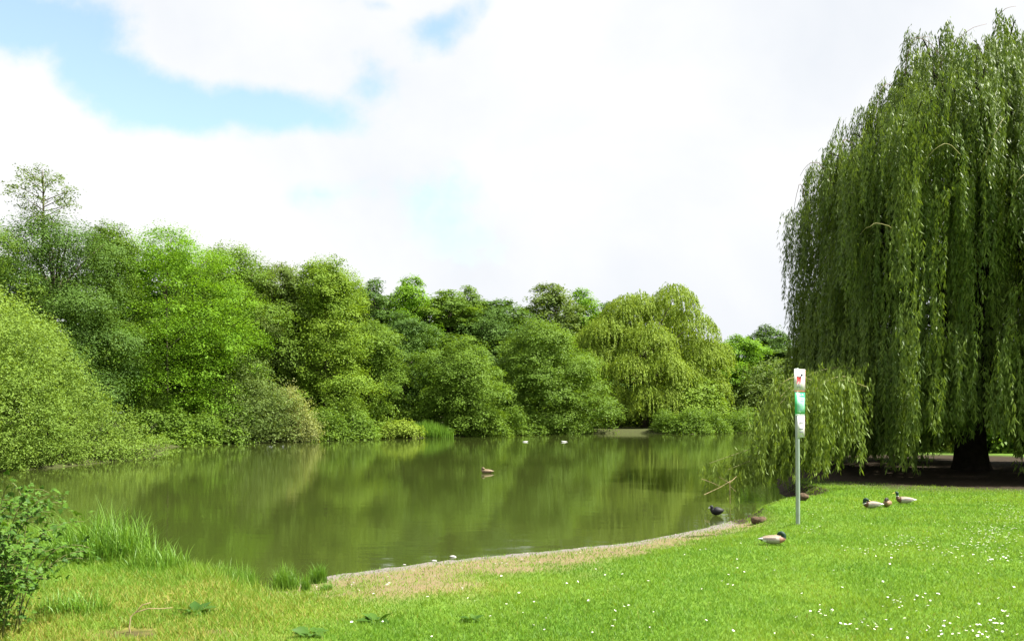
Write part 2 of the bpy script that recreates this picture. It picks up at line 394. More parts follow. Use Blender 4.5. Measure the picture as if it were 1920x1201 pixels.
def tree(name, label, cat, u, d, vtop, hw, col, seed, shape='round', zb=0.10, n=26000, leaf=None, K=26, flat=0.62, size=0.36, spray=None, per=44, sprigs=0, group=None, rad=None, stems=1, spread=0.0, core=True, bark=None, loc=None, H=None, Rm=None, **kw):
    rng = np.random.default_rng(seed)
    x, y = (px(u, d), d) if loc is None else loc
    z0 = gz(x, y)
    H = (pz(vtop, d) - z0) if H is None else H
    Rm = 1.16 * hw / F * d if Rm is None else Rm
    zb = H * zb
    t = thing(name, label, cat, (x, y, z0), group)
    lobes = tree_lobes(H, Rm, zb, rng, K, shape, flat, size, core)
    for i in range(sprigs):                     # leading shoots that break the skyline
        a = rng.uniform(0, 6.28); r = Rm * rng.uniform(0.05, 0.6); hh = H * (1 - 0.10 * (r / Rm) * 2) * rng.uniform(0.93, 1.03)
        for j in range(3):
            s = Rm * (0.17 - 0.035 * j); lobes.append((np.array([math.cos(a) * r, math.sin(a) * r, hh - (2 - j) * s * 1.2]), np.array([s, s, s * 1.3])))
    leaf = leaf or 0.0023 * d
    co, f, ti = crown_leaves(lobes, int(n * 2.5), rng, leaf, spray or 0.35 + Rm * 0.16, per, axis_xy=np.zeros(2), **kw)
    trunk_geo(lobes, H, rad or max(0.10, H * 0.016), rng, stems, spread).build('trunk', bark or BARK, t, smooth=True)
    mesh_np('crown', co, f, LM[col], t, {'tint': ti})
    return t

def copy_tree(src, label, loc, rz, sc, group=None, mat=None):
    t = src.copy(); COL.objects.link(t); t.location = loc; t.rotation_euler = (0, 0, rz); t.scale = sc
    t['label'] = label
    if group: t['group'] = group
    elif 'group' in t: del t['group']
    for ch in src.children:
        c = ch.copy(); COL.objects.link(c); c.parent = t
        if mat and c.name.startswith('crown'):
            c.data = ch.data.copy(); c.data.materials.clear(); c.data.materials.append(mat)
    return t

# ---- trees round the pond, left to right
tree('tree', 'broad green tree standing at the far left edge beside the tallest tree', 'tree', -60, 47, 392, 125, 'mid', 1, n=26000, sprigs=3)
t_tall = tree('tree', 'tallest tree on the left, dark green with a thin see-through top', 'tree', 100, 51, 405, 130, 'dark', 2, shape='column', n=42000, sprigs=5, K=34, size=0.33)
# its sparse leader
rng = np.random.default_rng(77)
lead = []; Hh = pz(318, 51) - gz(px(100, 51), 51); z1 = pz(405, 51) - 0.3
G = Geo(); base = np.array([px(80, 51) - px(100, 51), 0, 0])
G.add(*tube(bez(base + [0, 0, z1 - 3], base + [.1, 0, z1], base + [0, 0, Hh], 8), np.linspace(.11, .02, 8), 5))
for i in range(26):
    a = i * 2.4 + rng.uniform(-.5, .5); zz = z1 - .8 + (Hh - z1 + .5) * (i / 26); r = 0.35 + 1.7 * (1 - abs(i / 26 - .55) * 1.3) * rng.uniform(.45, 1.1)
    c = base + np.array([math.cos(a) * r, math.sin(a) * r, zz + 0.25 * r])
    G.add(*tube(bez(base + [0, 0, zz - .4], base + [math.cos(a) * r * .5, math.sin(a) * r * .5, zz], c, 5), np.linspace(.035, .012, 5), 4))
    lead.append((c, np.array([.5, .5, .24]) * rng.uniform(.7, 1.2)))
G.build('leader_branch', BARK, t_tall)
co, f, ti = crown_leaves(lead, 4200, rng, 0.12, 0.55, 14)
mesh_np('leader_foliage', co, f, LM['olive'], t_tall, {'tint': ti})

tree('tree', 'slender mid green tree with pointed shoots between the tallest tree and the bright layered one', 'tree', 205, 55, 415, 80, 'mid', 3, shape='cone', n=26000, sprigs=5, K=30)
tree('layered_tree', 'vivid green tree with flat tiers and black gaps, behind the sallow bush tip', 'tree', 318, 59.0, 432, 118, 'bright', 4, shape='round', n=38000, K=64, flat=0.20, size=0.42, zb=0.02, core=False, rad=.11, sprigs=4, droop=0.2, up=0.9, rnd=0.4, lo=-0.1, surf=(.8, 1.15))
tree('tree', 'tall mid green tree rising behind the vivid layered tree', 'tree', 430, 66, 458, 98, 'mid', 5, shape='round', n=30000, sprigs=5, K=32)
tree('tree', 'narrow tree with a small flat dark top left of the palest treetop', 'tree', 520, 69, 490, 62, 'olive', 6, shape='column', n=22000, sprigs=2, K=28)
tree('tree', 'tall feathery tree with the palest top of the left half', 'tree', 608, 70, 484, 98, 'lime', 7, shape='cone', n=40000, sprigs=6, K=40, flat=0.4, size=0.34, zb=0.05)
tree('layered_tree', 'mid green tree with drooping layers over the water left of the reeds', 'tree', 690, 75, 602, 72, 'mid', 8, shape='dome', n=26000, K=30, flat=0.36, zb=0.05)
tree('tree', 'dark green tree filling the gap above the reeds', 'tree', 755, 82, 585, 62, 'dark', 9, n=20000, K=26)
tree('tree', 'dark tree behind the waterside shrubs in the middle of the far bank', 'tree', 905, 93, 585, 80, 'dark', 10, n=24000, K=28)
tree('tree', 'bushy dark green tree reaching down to the water right of the reeds', 'tree', 866, sd(866) + 3.2, 642, 80, 'mid', 11, shape='dome', n=30000, K=32, zb=0.04, size=0.34)
tree('tree', 'rounded light green tree overhanging the far bank left of the yellow weeping willow', 'tree', 1020, sd(1020) + 4, 602, 92, 'mid', 12, shape='dome', n=34000, K=34, zb=0.05, size=0.33)
tree('tree', 'bright green tree seen over the bank bush between the two weeping willows', 'tree', 1385, 105, 628, 52, 'bright', 13, n=20000, K=26)
tree('tree', 'dark round-headed tree beside the edge of the near weeping willow', 'tree', 1436, 116, 608, 46, 'dark', 14, n=18000, K=24)
bgA = tree('tree', 'dark small treetop just right of the palest treetop', 'tree', 700, 88, 520, 42, 'dark', 15, n=14000, K=22)
bgB = tree('tree', 'bright round treetop in the skyline right of the dark small one', 'tree', 768, 90, 519, 52, 'bright', 16, n=16000, K=22, sprigs=2)
def far_tree(src, label, u, d, vtop, hw, rz, mat, srcH, srcR, group=None):
    x, y = px(u, d), d; z0 = gz(x, y)
    return copy_tree(src, label, (x, y, z0), rz, (hw / F * d / srcR, hw / F * d / srcR, (pz(vtop, d) - z0) / srcH), group, LM[mat])
HA, RA = pz(520, 88) - gz(px(700, 88), 88), 42 / F * 88
HB, RB = pz(519, 90) - gz(px(768, 90), 90), 52 / F * 90
far_tree(bgA, 'jagged mid green treetop in the skyline above the dark middle trees', 838, 94, 541, 66, 1.0, 'mid', HA, RA)
far_tree(bgA, 'thin spire of a treetop poking up in the middle of the skyline', 880, 98, 533, 38, 2.2, 'mid', HA, RA)
far_tree(bgB, 'broad dark treetop behind the middle of the far bank', 935, 97, 562, 78, 0.6, 'dark', HB, RB)
far_tree(bgB, 'large olive treetop behind the rounded light green tree', 1035, 104, 533, 72, 2.9, 'olive', HB, RB)
far_tree(bgA, 'narrow bright treetop next to the large olive treetop', 1091, 108, 539, 48, 3.6, 'bright', HA, RA)
far_tree(bgA, 'small dark treetop just left of the yellow weeping willow crown', 1142, 111, 566, 54, 4.4, 'dark', HA, RA)
k = 0
for u, d, vt, hw in [(745, 96, 548, 80), (805, 99, 560, 80), (860, 102, 556, 80), (905, 104, 566, 80), (985, 108, 575, 80), (655, 92, 540, 80), (560, 90, 530, 80), (470, 84, 510, 90), (385, 80, 500, 90), (310, 76, 470, 90), (250, 80, 520, 90), (340, 70, 610, 70), (430, 74, 620, 70), (300, 68, 600, 70), (560, 80, 620, 80), (1110, 112, 600, 60), (1200, 118, 610, 70), (370, 88, 545, 90), (490, 92, 560, 90), (600, 96, 570, 90), (700, 104, 590, 80), (810, 112, 605, 80), (900, 118, 620, 80), (990, 122, 610, 80), (1070, 124, 620, 80), (1160, 126, 640, 80), (1250, 128, 660, 80), (1340, 128, 660, 80),
                     (1520, 110, 640, 90), (1610, 96, 655, 90), (1700, 100, 640, 90), (1790, 92, 650, 90), (1880, 96, 640, 90), (1980, 90, 620, 100), (120, 66, 520, 100), (0, 62, 480, 110), (-130, 56, 420, 120), (-280, 52, 400, 130)]:
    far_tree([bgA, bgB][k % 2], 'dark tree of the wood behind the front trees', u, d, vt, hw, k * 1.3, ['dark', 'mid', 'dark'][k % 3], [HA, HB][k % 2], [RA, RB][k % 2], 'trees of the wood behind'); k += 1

# ---- shrubs on the bank
def shrub(name, label, cat, pts, col, seed, n, leaf, base, spray=0.5, per=20, **kw):
    """pts: (u, v, d, r) lobes read off the photograph, each at its own distance"""
    rng = np.random.default_rng(seed); bx, by = base; z0 = gz(bx, by); org = np.array([bx, by, z0])
    t = thing(name, label, cat, org)
    lobes = []
    for u, v, d, r in pts:
        lobes.append((W(u, v, d) - org, np.array([r, r, r * 0.85])))
    G = Geo()
    for c, r in lobes:
        for j in range(2):
            e = c + rng.normal(size=3) * r * .4; b = np.array([0, 0, -0.1]) + rng.normal(size=3) * [.04, .04, 0]
            G.add(*tube(bez(b, (b + e) / 2 + [0, 0, .3], e, 5), np.linspace(.06, .015, 5), 5))
    G.build('stem', BARKD, t)
    co, f, ti = crown_leaves(lobes, n, rng, leaf, spray, per, **kw)
    mesh_np('foliage', co, f, LM[col], t, {'tint': ti})
    return t
big = []
rg = np.random.default_rng(31)
for u, v, d, r in [(-40, 650, 32, 2.6), (-130, 650, 31, 2.8), (30, 690, 33.5, 2.2), (80, 730, 35, 1.9), (140, 765, 36.5, 1.5), (200, 795, 38.5, 1.15), (250, 822, 40, 0.85), (285, 840, 41, 0.55),
                   (-60, 780, 30.5, 2.4), (30, 800, 32.5, 1.9), (100, 820, 34.5, 1.4), (170, 828, 37, 1.1), (225, 842, 39.5, .7), (-150, 800, 29.5, 2.4), (0, 745, 31.5, 1.9), (60, 850, 32.8, 0.95), (120, 850, 35, .8), (-10, 850, 31, 1.2),
                   (-70, 720, 34.5, 2.4), (-10, 605, 34, 1.5), (110, 790, 38, 1.4), (60, 640, 36, 1.3)] + [(u_, 868 - (u_ - 20) * .075, 31.2 + (u_ - 0) * .0298, .75) for u_ in range(-10, 306, 28)]:
    big.append((u, v, d, r))
shrub('sallow_bush', 'large rounded yellow green bush sloping down to the water on the left bank', 'bush', big, 'sallow', 21, 150000, 0.088, (-20.5, 35), 0.42, 18, up=0.55, rnd=0.7, droop=-0.25, lo=-0.7)
shrub('waterside_shrub', 'loose grey green shrub at the water between the vivid tree and the straw shrub', 'shrub',
      [(470, 695, 61, 1.0), (455, 735, 60.5, 1.5), (490, 742, 60.8, 1.5), (430, 785, 59.5, 1.6), (480, 785, 60, 1.9), (520, 775, 60.8, 1.5), (430, 815, 58, 1.0), (465, 818, 58.8, 1.0), (500, 817, 59.6, 1.1), (535, 812, 60.8, 1.1)], 'grey', 22, 26000, 0.14, (px(475, 60.5), 60.8), 0.8, 16, droop=-0.3, rnd=.7, surf=(.6, 1.3))
shrub('waterside_shrub', 'pale straw coloured shrub leaning over the water beside the grey green one', 'shrub',
      [(538, 735, 62, .5), (552, 752, 62.2, .5), (545, 770, 62, .8), (563, 768, 62, .45), (560, 788, 61.8, .8), (578, 786, 62, .45), (572, 804, 61.6, .7), (588, 803, 62, .45), (585, 817, 61.6, .5), (545, 800, 61.6, .9), (560, 818, 61.3, .7), (540, 818, 61, .6), (528, 790, 61.4, .7)], 'blond', 23, 13000, 0.12, (px(555, 62.5), 62.8), 0.8, 14, droop=-0.3, rnd=.8, surf=(.5, 1.35))
shrub('waterside_shrub', 'rounded yellow green shrub on the water below the yellow weeping willow', 'shrub',
      [(1275, 735, 94, 2.3), (1310, 740, 95, 2.4), (1285, 770, 93, 2.4), (1330, 770, 94, 2.2), (1260, 790, 92, 1.4), (1300, 793, 92, 1.5), (1345, 792, 93, 1.5), (1375, 795, 94, 1.3)], 'lime', 24, 22000, 0.25, (px(1310, 94), 95.5), 0.9, 16)
shrub('bank_bush', 'dull grey green bush between the yellow shrub and the near weeping willow', 'bush',
      [(1420, 715, 101, 2.6), (1455, 710, 101, 2.8), (1400, 750, 100, 2.6), (1445, 750, 99, 2.8), (1485, 740, 99, 2.8), (1410, 785, 98, 2.0), (1455, 785, 98, 2.2), (1500, 785, 98, 2.2)], 'olive', 25, 20000, 0.26, (px(1440, 100), 101), 0.9, 16, rnd=.7)
shrub('bank_bush', 'low bright lime bush at the left end of the reeds', 'bush',
      [(738, 806, 69.5, .8), (758, 804, 69.8, .9), (775, 808, 70, .7), (725, 811, 69, .5)], 'yellow', 26, 6000, 0.16, (px(750, 69.7), 70.2), 0.5, 12)

ug = shrub('bank_shrub', 'low dark green shrub at the foot of the far bank trees', 'bush', [(640, 800, 72, 1.0), (660, 810, 72.2, .9), (620, 810, 71.8, .8), (648, 785, 73, 1.0), (640, 812, 71.2, .8)], 'mid', 27, 7000, .17, (px(640, 72), 72.2), .7, 14, lo=-.8, rnd=.6)
ug['group'] = 'low shrubs along the far bank'
for i, u in enumerate([322, 350, 385, 420, 590, 618, 645, 668, 862, 885, 908, 930, 955, 980, 1005, 1030, 1055, 1080, 1250, 1280, 1310, 1340, 1370, 1395, 1430]):
    dd = sd(u) + .7 + .5 * math.sin(i * 5)
    x, y = px(u, dd), dd
    c = copy_tree(ug, ug['label'], (x, y, gz(x, y)), i * 1.9, (1.0 + .25 * math.sin(i * 3), 1.0 + .2 * math.cos(i * 2), .75 + .35 * abs(math.sin(i * 1.7))), ug['group'], LM[['mid', 'dark', 'bright', 'mid'][i % 4]])
for i, u in enumerate([1500, 1545, 1590, 1640, 1690, 1745, 1800, 1850, 1900, 1950, 2000]):
    dd = (55 if 1735 < u < 1840 else 41) + 2.5 * math.sin(i * 2.3); x, y = px(u, dd), dd
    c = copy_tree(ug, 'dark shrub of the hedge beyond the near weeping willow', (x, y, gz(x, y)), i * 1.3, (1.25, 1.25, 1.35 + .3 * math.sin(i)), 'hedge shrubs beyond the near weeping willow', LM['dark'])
for i, u in enumerate([1095, 1120, 1145, 1170, 1195, 1220, 1245, 1270, 1300]):
    dd = 104 + 2 * math.sin(i * 2.1); x, y = px(u, dd), dd
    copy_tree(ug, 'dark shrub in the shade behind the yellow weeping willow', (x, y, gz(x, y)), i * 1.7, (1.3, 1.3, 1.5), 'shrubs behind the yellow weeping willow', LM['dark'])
# ---- far weeping willow (yellow green)
def strands(tips, rng, mat_leaf, per_m, leaf_l, leaf_w, out=0.35):
    """tips: list of (start xyz, outward xy, length). Leaves hung along drooping withies."""
    P0 = np.array([t[0] for t in tips]); O = np.array([t[1] for t in tips]); Ln = np.array([t[2] for t in tips])
    cnt = np.maximum(4, (Ln * per_m).astype(int)); k = np.repeat(np.arange(len(tips)), cnt)
    s = rng.random(len(k)) ** 0.92 * Ln[k]
    ph = rng.uniform(0, 6.28, len(tips))[k]; sw = rng.uniform(.04, .16, len(tips))[k]
    hor = out * (1 - np.exp(-s * 1.3))
    p = P0[k].copy()
    p[:, 0] += O[k, 0] * hor + sw * np.sin(s * 1.1 + ph); p[:, 1] += O[k, 1] * hor + sw * np.cos(s * 0.9 + ph * 1.7)
    p[:, 2] -= s - 0.25 * np.sin(np.clip(s * 2.2, 0, math.pi)) * out
    p += rng.normal(size=p.shape) * [0.022, 0.022, 0.02]
    A = unit(np.array([0, 0, -1.0]) + rng.normal(size=p.shape) * [.30, .30, .2] + np.column_stack([O[k] * .15, np.zeros(len(k))]))
    B = unit(np.cross(A, np.column_stack([O[k] * .9, np.full(len(k), .45)]) + rng.normal(size=p.shape) * .5))
    L = leaf_l * rng.uniform(.65, 1.3, len(k))
    co, f = leaves(p, A, B, L, leaf_w * rng.uniform(.8, 1.2, len(k)))
    ti = np.clip(rng.random(len(tips))[k] * .55 + rng.random(len(k)) * .45, 0, 1)
    return co, f, ti, k
rng = np.random.default_rng(41)
wx, wy = px(1208, 97), 97.0; wz = gz(wx, wy)
t = thing('weeping_willow', 'yellow green weeping willow on the far bank with its trunk showing', 'tree', (wx, wy, wz))
G = Geo(); org = np.array([wx, wy, wz])
G.add(*tube(bez([0, 0, -.2], [.1, 0, 1.5], [.3, 0, 4.2], 7), np.linspace(.52, .36, 7), 9))
tips = []; HW = pz(548, 97) - wz
domes = [(1172, 583, 97, 2.5), (1200, 575, 97, 2.2), (1262, 563, 97, 2.6), (1140, 625, 96, 3.0), (1215, 640, 94, 3.0), (1290, 615, 97, 3.2), (1120, 680, 95, 2.4), (1310, 670, 97, 2.8), (1180, 690, 92.5, 2.4), (1245, 690, 92.5, 2.6), (1150, 740, 93.5, 1.8), (1240, 600, 101, 3.0), (1165, 640, 101, 3.0), (1280, 650, 102, 3.0), (1210, 740, 91.5, 1.7), (1335, 660, 99, 2.3), (1105, 640, 98, 2), (1120, 735, 94, 1.9), (1150, 765, 93, 1.2), (1110, 770, 93.5, 1.3), (1250, 745, 92.5, 1.9), (1185, 750, 92, 1.1), (1270, 700, 95, 2.4), (1330, 720, 97, 2.2)]
for u, v, d, r in domes:
    c = W(u, v, d) - org
    G.add(*tube(bez([.3, 0, 4.0 * min(1, c[2] / 6)], [c[0] * .35, c[1] * .35, c[2] * .8], c, 7), np.linspace(.26, .05, 7), 6))
    for i in range(int(120 * r)):
        a = rng.uniform(0, 6.28); rr = r * math.sqrt(rng.random()); zz = c[2] + 0.75 * r * (1 - (rr / r) ** 2) + rng.normal() * .25
        L = min(rng.uniform(.6, 2.6), zz - 1.1 + rng.uniform(-.5, .5))
        if L > .4: tips.append((c * [1, 1, 0] + [math.cos(a) * rr, math.sin(a) * rr, zz], unit(np.array([math.cos(a), math.sin(a)])), L))
G.build('trunk', BARK, t, smooth=True)
co, f, ti, _k = strands(tips, rng, None, 12, 0.30, 0.10, 0.9)
co2, f2, ti2 = crown_leaves([(W(u, v + 14, d) - org, np.array([r * .95, r * .95, r * 1.15])) for u, v, d, r in domes], 26000, rng, .26, 1.2, 40, droop=.9, lo=-.9, aspect=.4, up=.4)
mesh_np('crown', np.concatenate([co, co2]), np.concatenate([f, f2 + len(co)]), LM['yellow'], t, {'tint': np.concatenate([ti, ti2])})

# ---- near weeping willow
rng = np.random.default_rng(52)
D0 = 27.6; WX, WY = px(1822, D0), D0; WZ = gz(WX, WY)
t = thing('weeping_willow', 'huge weeping willow with a dark trunk on the lawn at the right', 'tree', (WX, WY, WZ))
G = Geo()
tp = bez([0, 0, -.25], [-.1, 0, 1.6], [.05, 0, 3.6], 8)
G.add(*tube(tp, np.array([.72, .56, .49, .46, .46, .48, .5, .42]), 12))
limb = []
for i in range(9):
    a = i / 9 * 6.283 + rng.uniform(-.25, .25); r = rng.uniform(2.6, 4.4); h = rng.uniform(8.5, 12.5)
    if i % 3 == 0: r, h = 1.2, 14.2
    P = bez([0.05 + .2 * math.cos(a), .2 * math.sin(a), 3.1], [math.cos(a) * r * .45, math.sin(a) * r * .45, h * .75], [math.cos(a) * r, math.sin(a) * r, h], 9)
    G.add(*tube(P, np.linspace(.27, .06, 9), 7)); limb.append(P)
def env(r):   # crown height over the radius
    return np.interp(r, [0, 1.5, 2.3, 4.1, 5.4, 6.3, 7.2, 8.2], [16.1, 15.6, 14.5, 12.6, 11.2, 10.2, 7.4, 4.6])
tips = []; twigs = []; bt = 0
LP = np.concatenate(limb)
def branch(tip, nst, spread, Lr, zlow, bare=False):
    global bt
    tip = np.asarray(tip, float)
    dd = np.linalg.norm((LP - (tip * [.45, .45, .82])), axis=1); s = LP[np.argmin(dd)]
    apex = s + (tip - s) * .6; apex[2] = max(tip[2], s[2]) + 0.12 * np.linalg.norm(tip[:2] - s[:2])
    P = bez(s, apex, tip, 10)
    G.add(*tube(P, np.linspace(.07, .016, 10), 4, False))
    o = unit(tip[:2] - s[:2] + 1e-6)
    lock = rng.uniform(-.6, .6)
    for j in range(nst):
        q = P[rng.integers(4, 10)] + rng.normal(size=3) * [spread, spread, spread * .45]
        if rng.random() < .45: q = P[-1] + rng.normal(size=3) * [spread * .7, spread * .7, spread * .4]
        L = min(rng.uniform(*Lr) + lock, q[2] - zlow - rng.uniform(0, .9))
        if L > .5: tips.append((q, unit(o + rng.normal(size=2) * .5), L))
cam2d = unit(np.array([-WX, -WY])); lat2d = np.array([-cam2d[1], cam2d[0]])
def reach(a):     # how far the crown spreads in each direction, with bays between its big boughs
    dv = np.array([math.cos(a), math.sin(a)]); fr = dv @ cam2d; la = abs(dv @ lat2d)
    return (5.75 * la ** 2 + (7.2 if fr > 0 else 6.6) * fr ** 2) * (1 + .04 * math.sin(5 * a + 1) + .055 * math.sin(13 * a) + .035 * math.sin(23 * a + 2))
def plume(c, r, dens, Lr, zlow):
    """one bough's curtain: a domed cap of withies falling to about the same depth"""
    c = np.asarray(c, float)
    dd = np.linalg.norm(LP - c * [.45, .45, .82], axis=1); s = LP[np.argmin(dd)]
    apex = s + (c - s) * .6; apex[2] = max(c[2], s[2]) + 0.06 * np.linalg.norm(c[:2] - s[:2])
    P = bez(s, apex, c + [0, 0, r * .3], 9); G.add(*tube(P, np.linspace(.06, .015, 9), 4, False))
    L0 = rng.uniform(*Lr); o0 = unit(c[:2] + 1e-6)
    for _ in range(max(3, int(dens * r * r / 7))):     # locks: a few withies hanging together
        a = rng.uniform(0, 6.283); rr = r * math.sqrt(rng.random()); Lk_ = L0 * rng.uniform(.4, 1.1); oo = unit(o0 * .6 + np.array([math.cos(a), math.sin(a)]) * (.4 + rr / r))
        q0 = c + [math.cos(a) * rr, math.sin(a) * rr, .62 * r * (1 - (rr / r) ** 2) + rng.normal() * .12]
        for j in range(7):
            q = q0 + rng.normal(size=3) * [.10, .10, .10]
            L = min(Lk_ * rng.uniform(.75, 1.1), q[2] - zlow - rng.uniform(0, .5))
            if L > .4: tips.append((q, oo, L))
def low(dv, r):
    lat = abs(r * (dv @ lat2d)); fr = dv @ cam2d
    if fr < -.3: return rng.uniform(.1, .45) if not (-.9 < r * (dv @ lat2d) < 1.6) else rng.uniform(.7, 1.2)
    if lat < 1.3 and fr > 0: return rng.uniform(1.0, 1.7)
    return rng.uniform(.3, .9) if rng.random() < .8 else rng.uniform(1.0, 2.2)
for i in range(205):
    a = i * 2.39996 + rng.uniform(-.25, .25); dv = np.array([math.cos(a), math.sin(a)]); facing = dv @ cam2d
    if facing < -.3 and rng.random() < .3: continue
    rn = math.sqrt(rng.uniform(.01, 1.0)); rp = rng.uniform(.55, 1.15); Rr = reach(a)
    r = rn * (Rr - rp * .8)
    z = env(rn * 6.2) * rng.choice([1, 1, .97, .8, .62]) * rng.uniform(.95, 1.0) - rp * .45
    plume([dv[0] * r, dv[1] * r, max(z, 3.2)], rp, 46, (2.6, 6.2), low(dv, r))
for i in range(92):                                   # the skirt that falls nearly to the ground
    a = i / 92 * 6.283 + rng.uniform(-.04, .04); dv = np.array([math.cos(a), math.sin(a)])
    rp = rng.uniform(.45, .8); r = reach(a) - rp - rng.uniform(0, .9); z = rng.choice([4.0, 5.5, 7.0, 8.2]) + rng.uniform(-.5, .5)
    plume([dv[0] * r, dv[1] * r, z], rp, 64, (7.5, 11) if rng.random() < .75 else (3, 6), low(dv, r))
for i in range(430):                                  # low curtain between the boughs and the ground
    a = rng.uniform(0, 6.283); dv = np.array([math.cos(a), math.sin(a)]); fr = dv @ cam2d
    r = reach(a) - rng.uniform(.2, 2.2); lt = r * (dv @ lat2d)
    if abs(lt) < 1.0 and fr > 0 and rng.random() < .5: continue
    if fr < -.2 and .2 < lt < 1.6: continue
    q0 = np.array([dv[0] * r, dv[1] * r, rng.uniform(2.8, 4.8)]); zl = rng.uniform(.2, .9) if abs(lt) > 1.2 or fr < 0 else rng.uniform(1.0, 1.6)
    for j in range(9):
        q = q0 + rng.normal(size=3) * [.16, .16, .3]; L = q[2] - zl - rng.uniform(0, .7)
        if L > .4: tips.append((q, unit(dv + rng.normal(size=2) * .4), L))
# the low limb that leans out over the water on the left
org = np.array([WX, WY, WZ])
def at(u, v, d): return W(u, v, d) - org
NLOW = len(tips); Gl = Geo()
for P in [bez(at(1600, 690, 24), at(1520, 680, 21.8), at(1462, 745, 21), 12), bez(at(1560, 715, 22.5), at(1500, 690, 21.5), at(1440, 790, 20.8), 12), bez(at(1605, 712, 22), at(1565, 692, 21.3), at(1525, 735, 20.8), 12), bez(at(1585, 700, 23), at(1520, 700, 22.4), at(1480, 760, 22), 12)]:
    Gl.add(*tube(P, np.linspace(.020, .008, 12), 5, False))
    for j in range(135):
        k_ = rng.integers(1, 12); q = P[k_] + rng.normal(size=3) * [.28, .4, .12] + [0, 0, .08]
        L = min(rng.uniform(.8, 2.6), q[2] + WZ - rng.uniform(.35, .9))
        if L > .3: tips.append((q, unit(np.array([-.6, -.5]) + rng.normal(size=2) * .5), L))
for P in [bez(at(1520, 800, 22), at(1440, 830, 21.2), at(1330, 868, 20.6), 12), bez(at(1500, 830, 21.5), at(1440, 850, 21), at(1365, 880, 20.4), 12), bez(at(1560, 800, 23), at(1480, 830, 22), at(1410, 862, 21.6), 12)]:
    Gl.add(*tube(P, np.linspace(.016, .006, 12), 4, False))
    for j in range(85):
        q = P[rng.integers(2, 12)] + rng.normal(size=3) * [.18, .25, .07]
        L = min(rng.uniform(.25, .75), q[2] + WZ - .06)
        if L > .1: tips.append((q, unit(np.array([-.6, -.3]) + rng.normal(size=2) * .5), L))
G.build('trunk', BARKD, t, smooth=True)
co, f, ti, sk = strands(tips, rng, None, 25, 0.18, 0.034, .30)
ti = np.where(sk >= NLOW, .55 + .45 * ti, ti)     # sunlight painted into the low limb's leaves as a lighter, yellower tint
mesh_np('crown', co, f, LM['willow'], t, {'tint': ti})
print('willow strands', len(tips), 'leaves', len(f))
# withies and bare arching shoots that show against the leaves and the sky
Gl.build('low_limb', plain('shoot_olive', (.13, .13, .04), .7), t, smooth=True)
def shoot(nm, mat, u0, v0, u1, v1, u2, v2, d, r):
    P = bez(at(u0, v0, d + .8), at(u1, v1, d), at(u2, v2, d + .5), 10)
    P[1:-1] += rng.normal(size=(8, 3)) * .012
    G = Geo(); G.add(*tube(P, np.linspace(r * 1.3, r * .5, 10), 5)); G.build(nm, mat, t, smooth=True)
for q in [(1800, 290, 1770, 235, 1722, 325, 20.6), (1672, 428, 1640, 405, 1612, 440, 21.2), (1842, 320, 1850, 270, 1882, 222, 21), (1520, 712, 1470, 690, 1445, 755, 20.5), (1625, 725, 1580, 702, 1540, 722, 20.6), (1930, 330, 1912, 320, 1900, 360, 21)]:
    shoot('withy', TWIG, *q, .011)
for q in [(1775, 122, 1730, 45, 1690, 84, 26.5), (1865, 60, 1870, 10, 1905, 12, 27), (1680, 175, 1650, 120, 1640, 235, 26), (1600, 270, 1570, 240, 1578, 320, 25.5), (1560, 345, 1530, 270, 1500, 330, 25), (1760, 130, 1790, 55, 1850, 45, 26), (1700, 150, 1690, 60, 1745, 70, 26.5), (1510, 380, 1500, 300, 1488, 400, 25)]:
    shoot('bare_shoot', TWIGR, *q, .011)

# ------------------------------------------------------------------ reeds and tall grass
def blade_geo(P, h, w, lean, rng, seg=4, curl=1.0):
    n = len(P); a = rng.uniform(0, 6.283, n); dirv = np.stack([np.cos(a), np.sin(a)], -1); b = a + 1.57 + rng.normal(size=n) * .5
    side = np.stack([np.cos(b), np.sin(b), 0 * b], -1)
    rows = []
    for i in range(seg + 1):
        s = i / seg; hor = lean * h * s ** (1 + curl)
        c = P + np.column_stack([dirv * hor[:, None], h * (s - 0.35 * lean * s ** 2.5)])
        ww = (w * (1 - s ** 1.6) * (.7 if i == 0 else 1) + 0.0008)[:, None] * .5
        rows += [c - side * ww, c + side * ww]
    co = np.stack(rows, 1); k = 2 * (seg + 1)
    f = np.array([[2 * i, 2 * i + 1, 2 * i + 3, 2 * i + 2] for i in range(seg)])
    return co.reshape(-1, 3), (f[None] + (np.arange(n) * k)[:, None, None]).reshape(-1, 4), np.repeat(rng.random(n), seg)
def tuft(name, label, cat, x, y, rx, ry, n, h, w, col, seed, lean=(.1, .6), group=None, tintr=(0, 1)):
    rng = np.random.default_rng(seed); z0 = gz(x, y)
    a = rng.uniform(0, 6.28, n); r = np.sqrt(rng.random(n))
    X = np.cos(a) * r * rx; Y = np.sin(a) * r * ry
    Z = terrain(X + x, Y + y) - z0 - .01
    hh = rng.uniform(h * .5, h, n) * (1.05 - .35 * r)
    co, f, ti = blade_geo(np.column_stack([X, Y, Z]), hh, np.full(n, w), rng.uniform(*lean, n), rng)
    o = mesh_np(name, co, f, LM[col], None, {'tint': tintr[0] + (tintr[1] - tintr[0]) * ti}); o.location = (x, y, z0)
    return tag(o, label, cat, group)
def gpos(u, v, zg): 
    d = (CZ - zg) * F / (v - HV); return px(u, d), d
x, y = gpos(205, 1085, .12)
tuft('tall_grass_clump', 'tall arching clump of bright green grass at the water beside the brambles', 'grass clump', x - .22, y + .25, .72, .42, 900, 1.0, .011, 'tall', 61, (.1, .75))
tuft('tall_grass_clump', 'thinner grass clump trailing right of the tallest clump', 'grass clump', *gpos(300, 1092, .12), .38, .28, 260, .48, .010, 'tall', 62, (.1, .6))
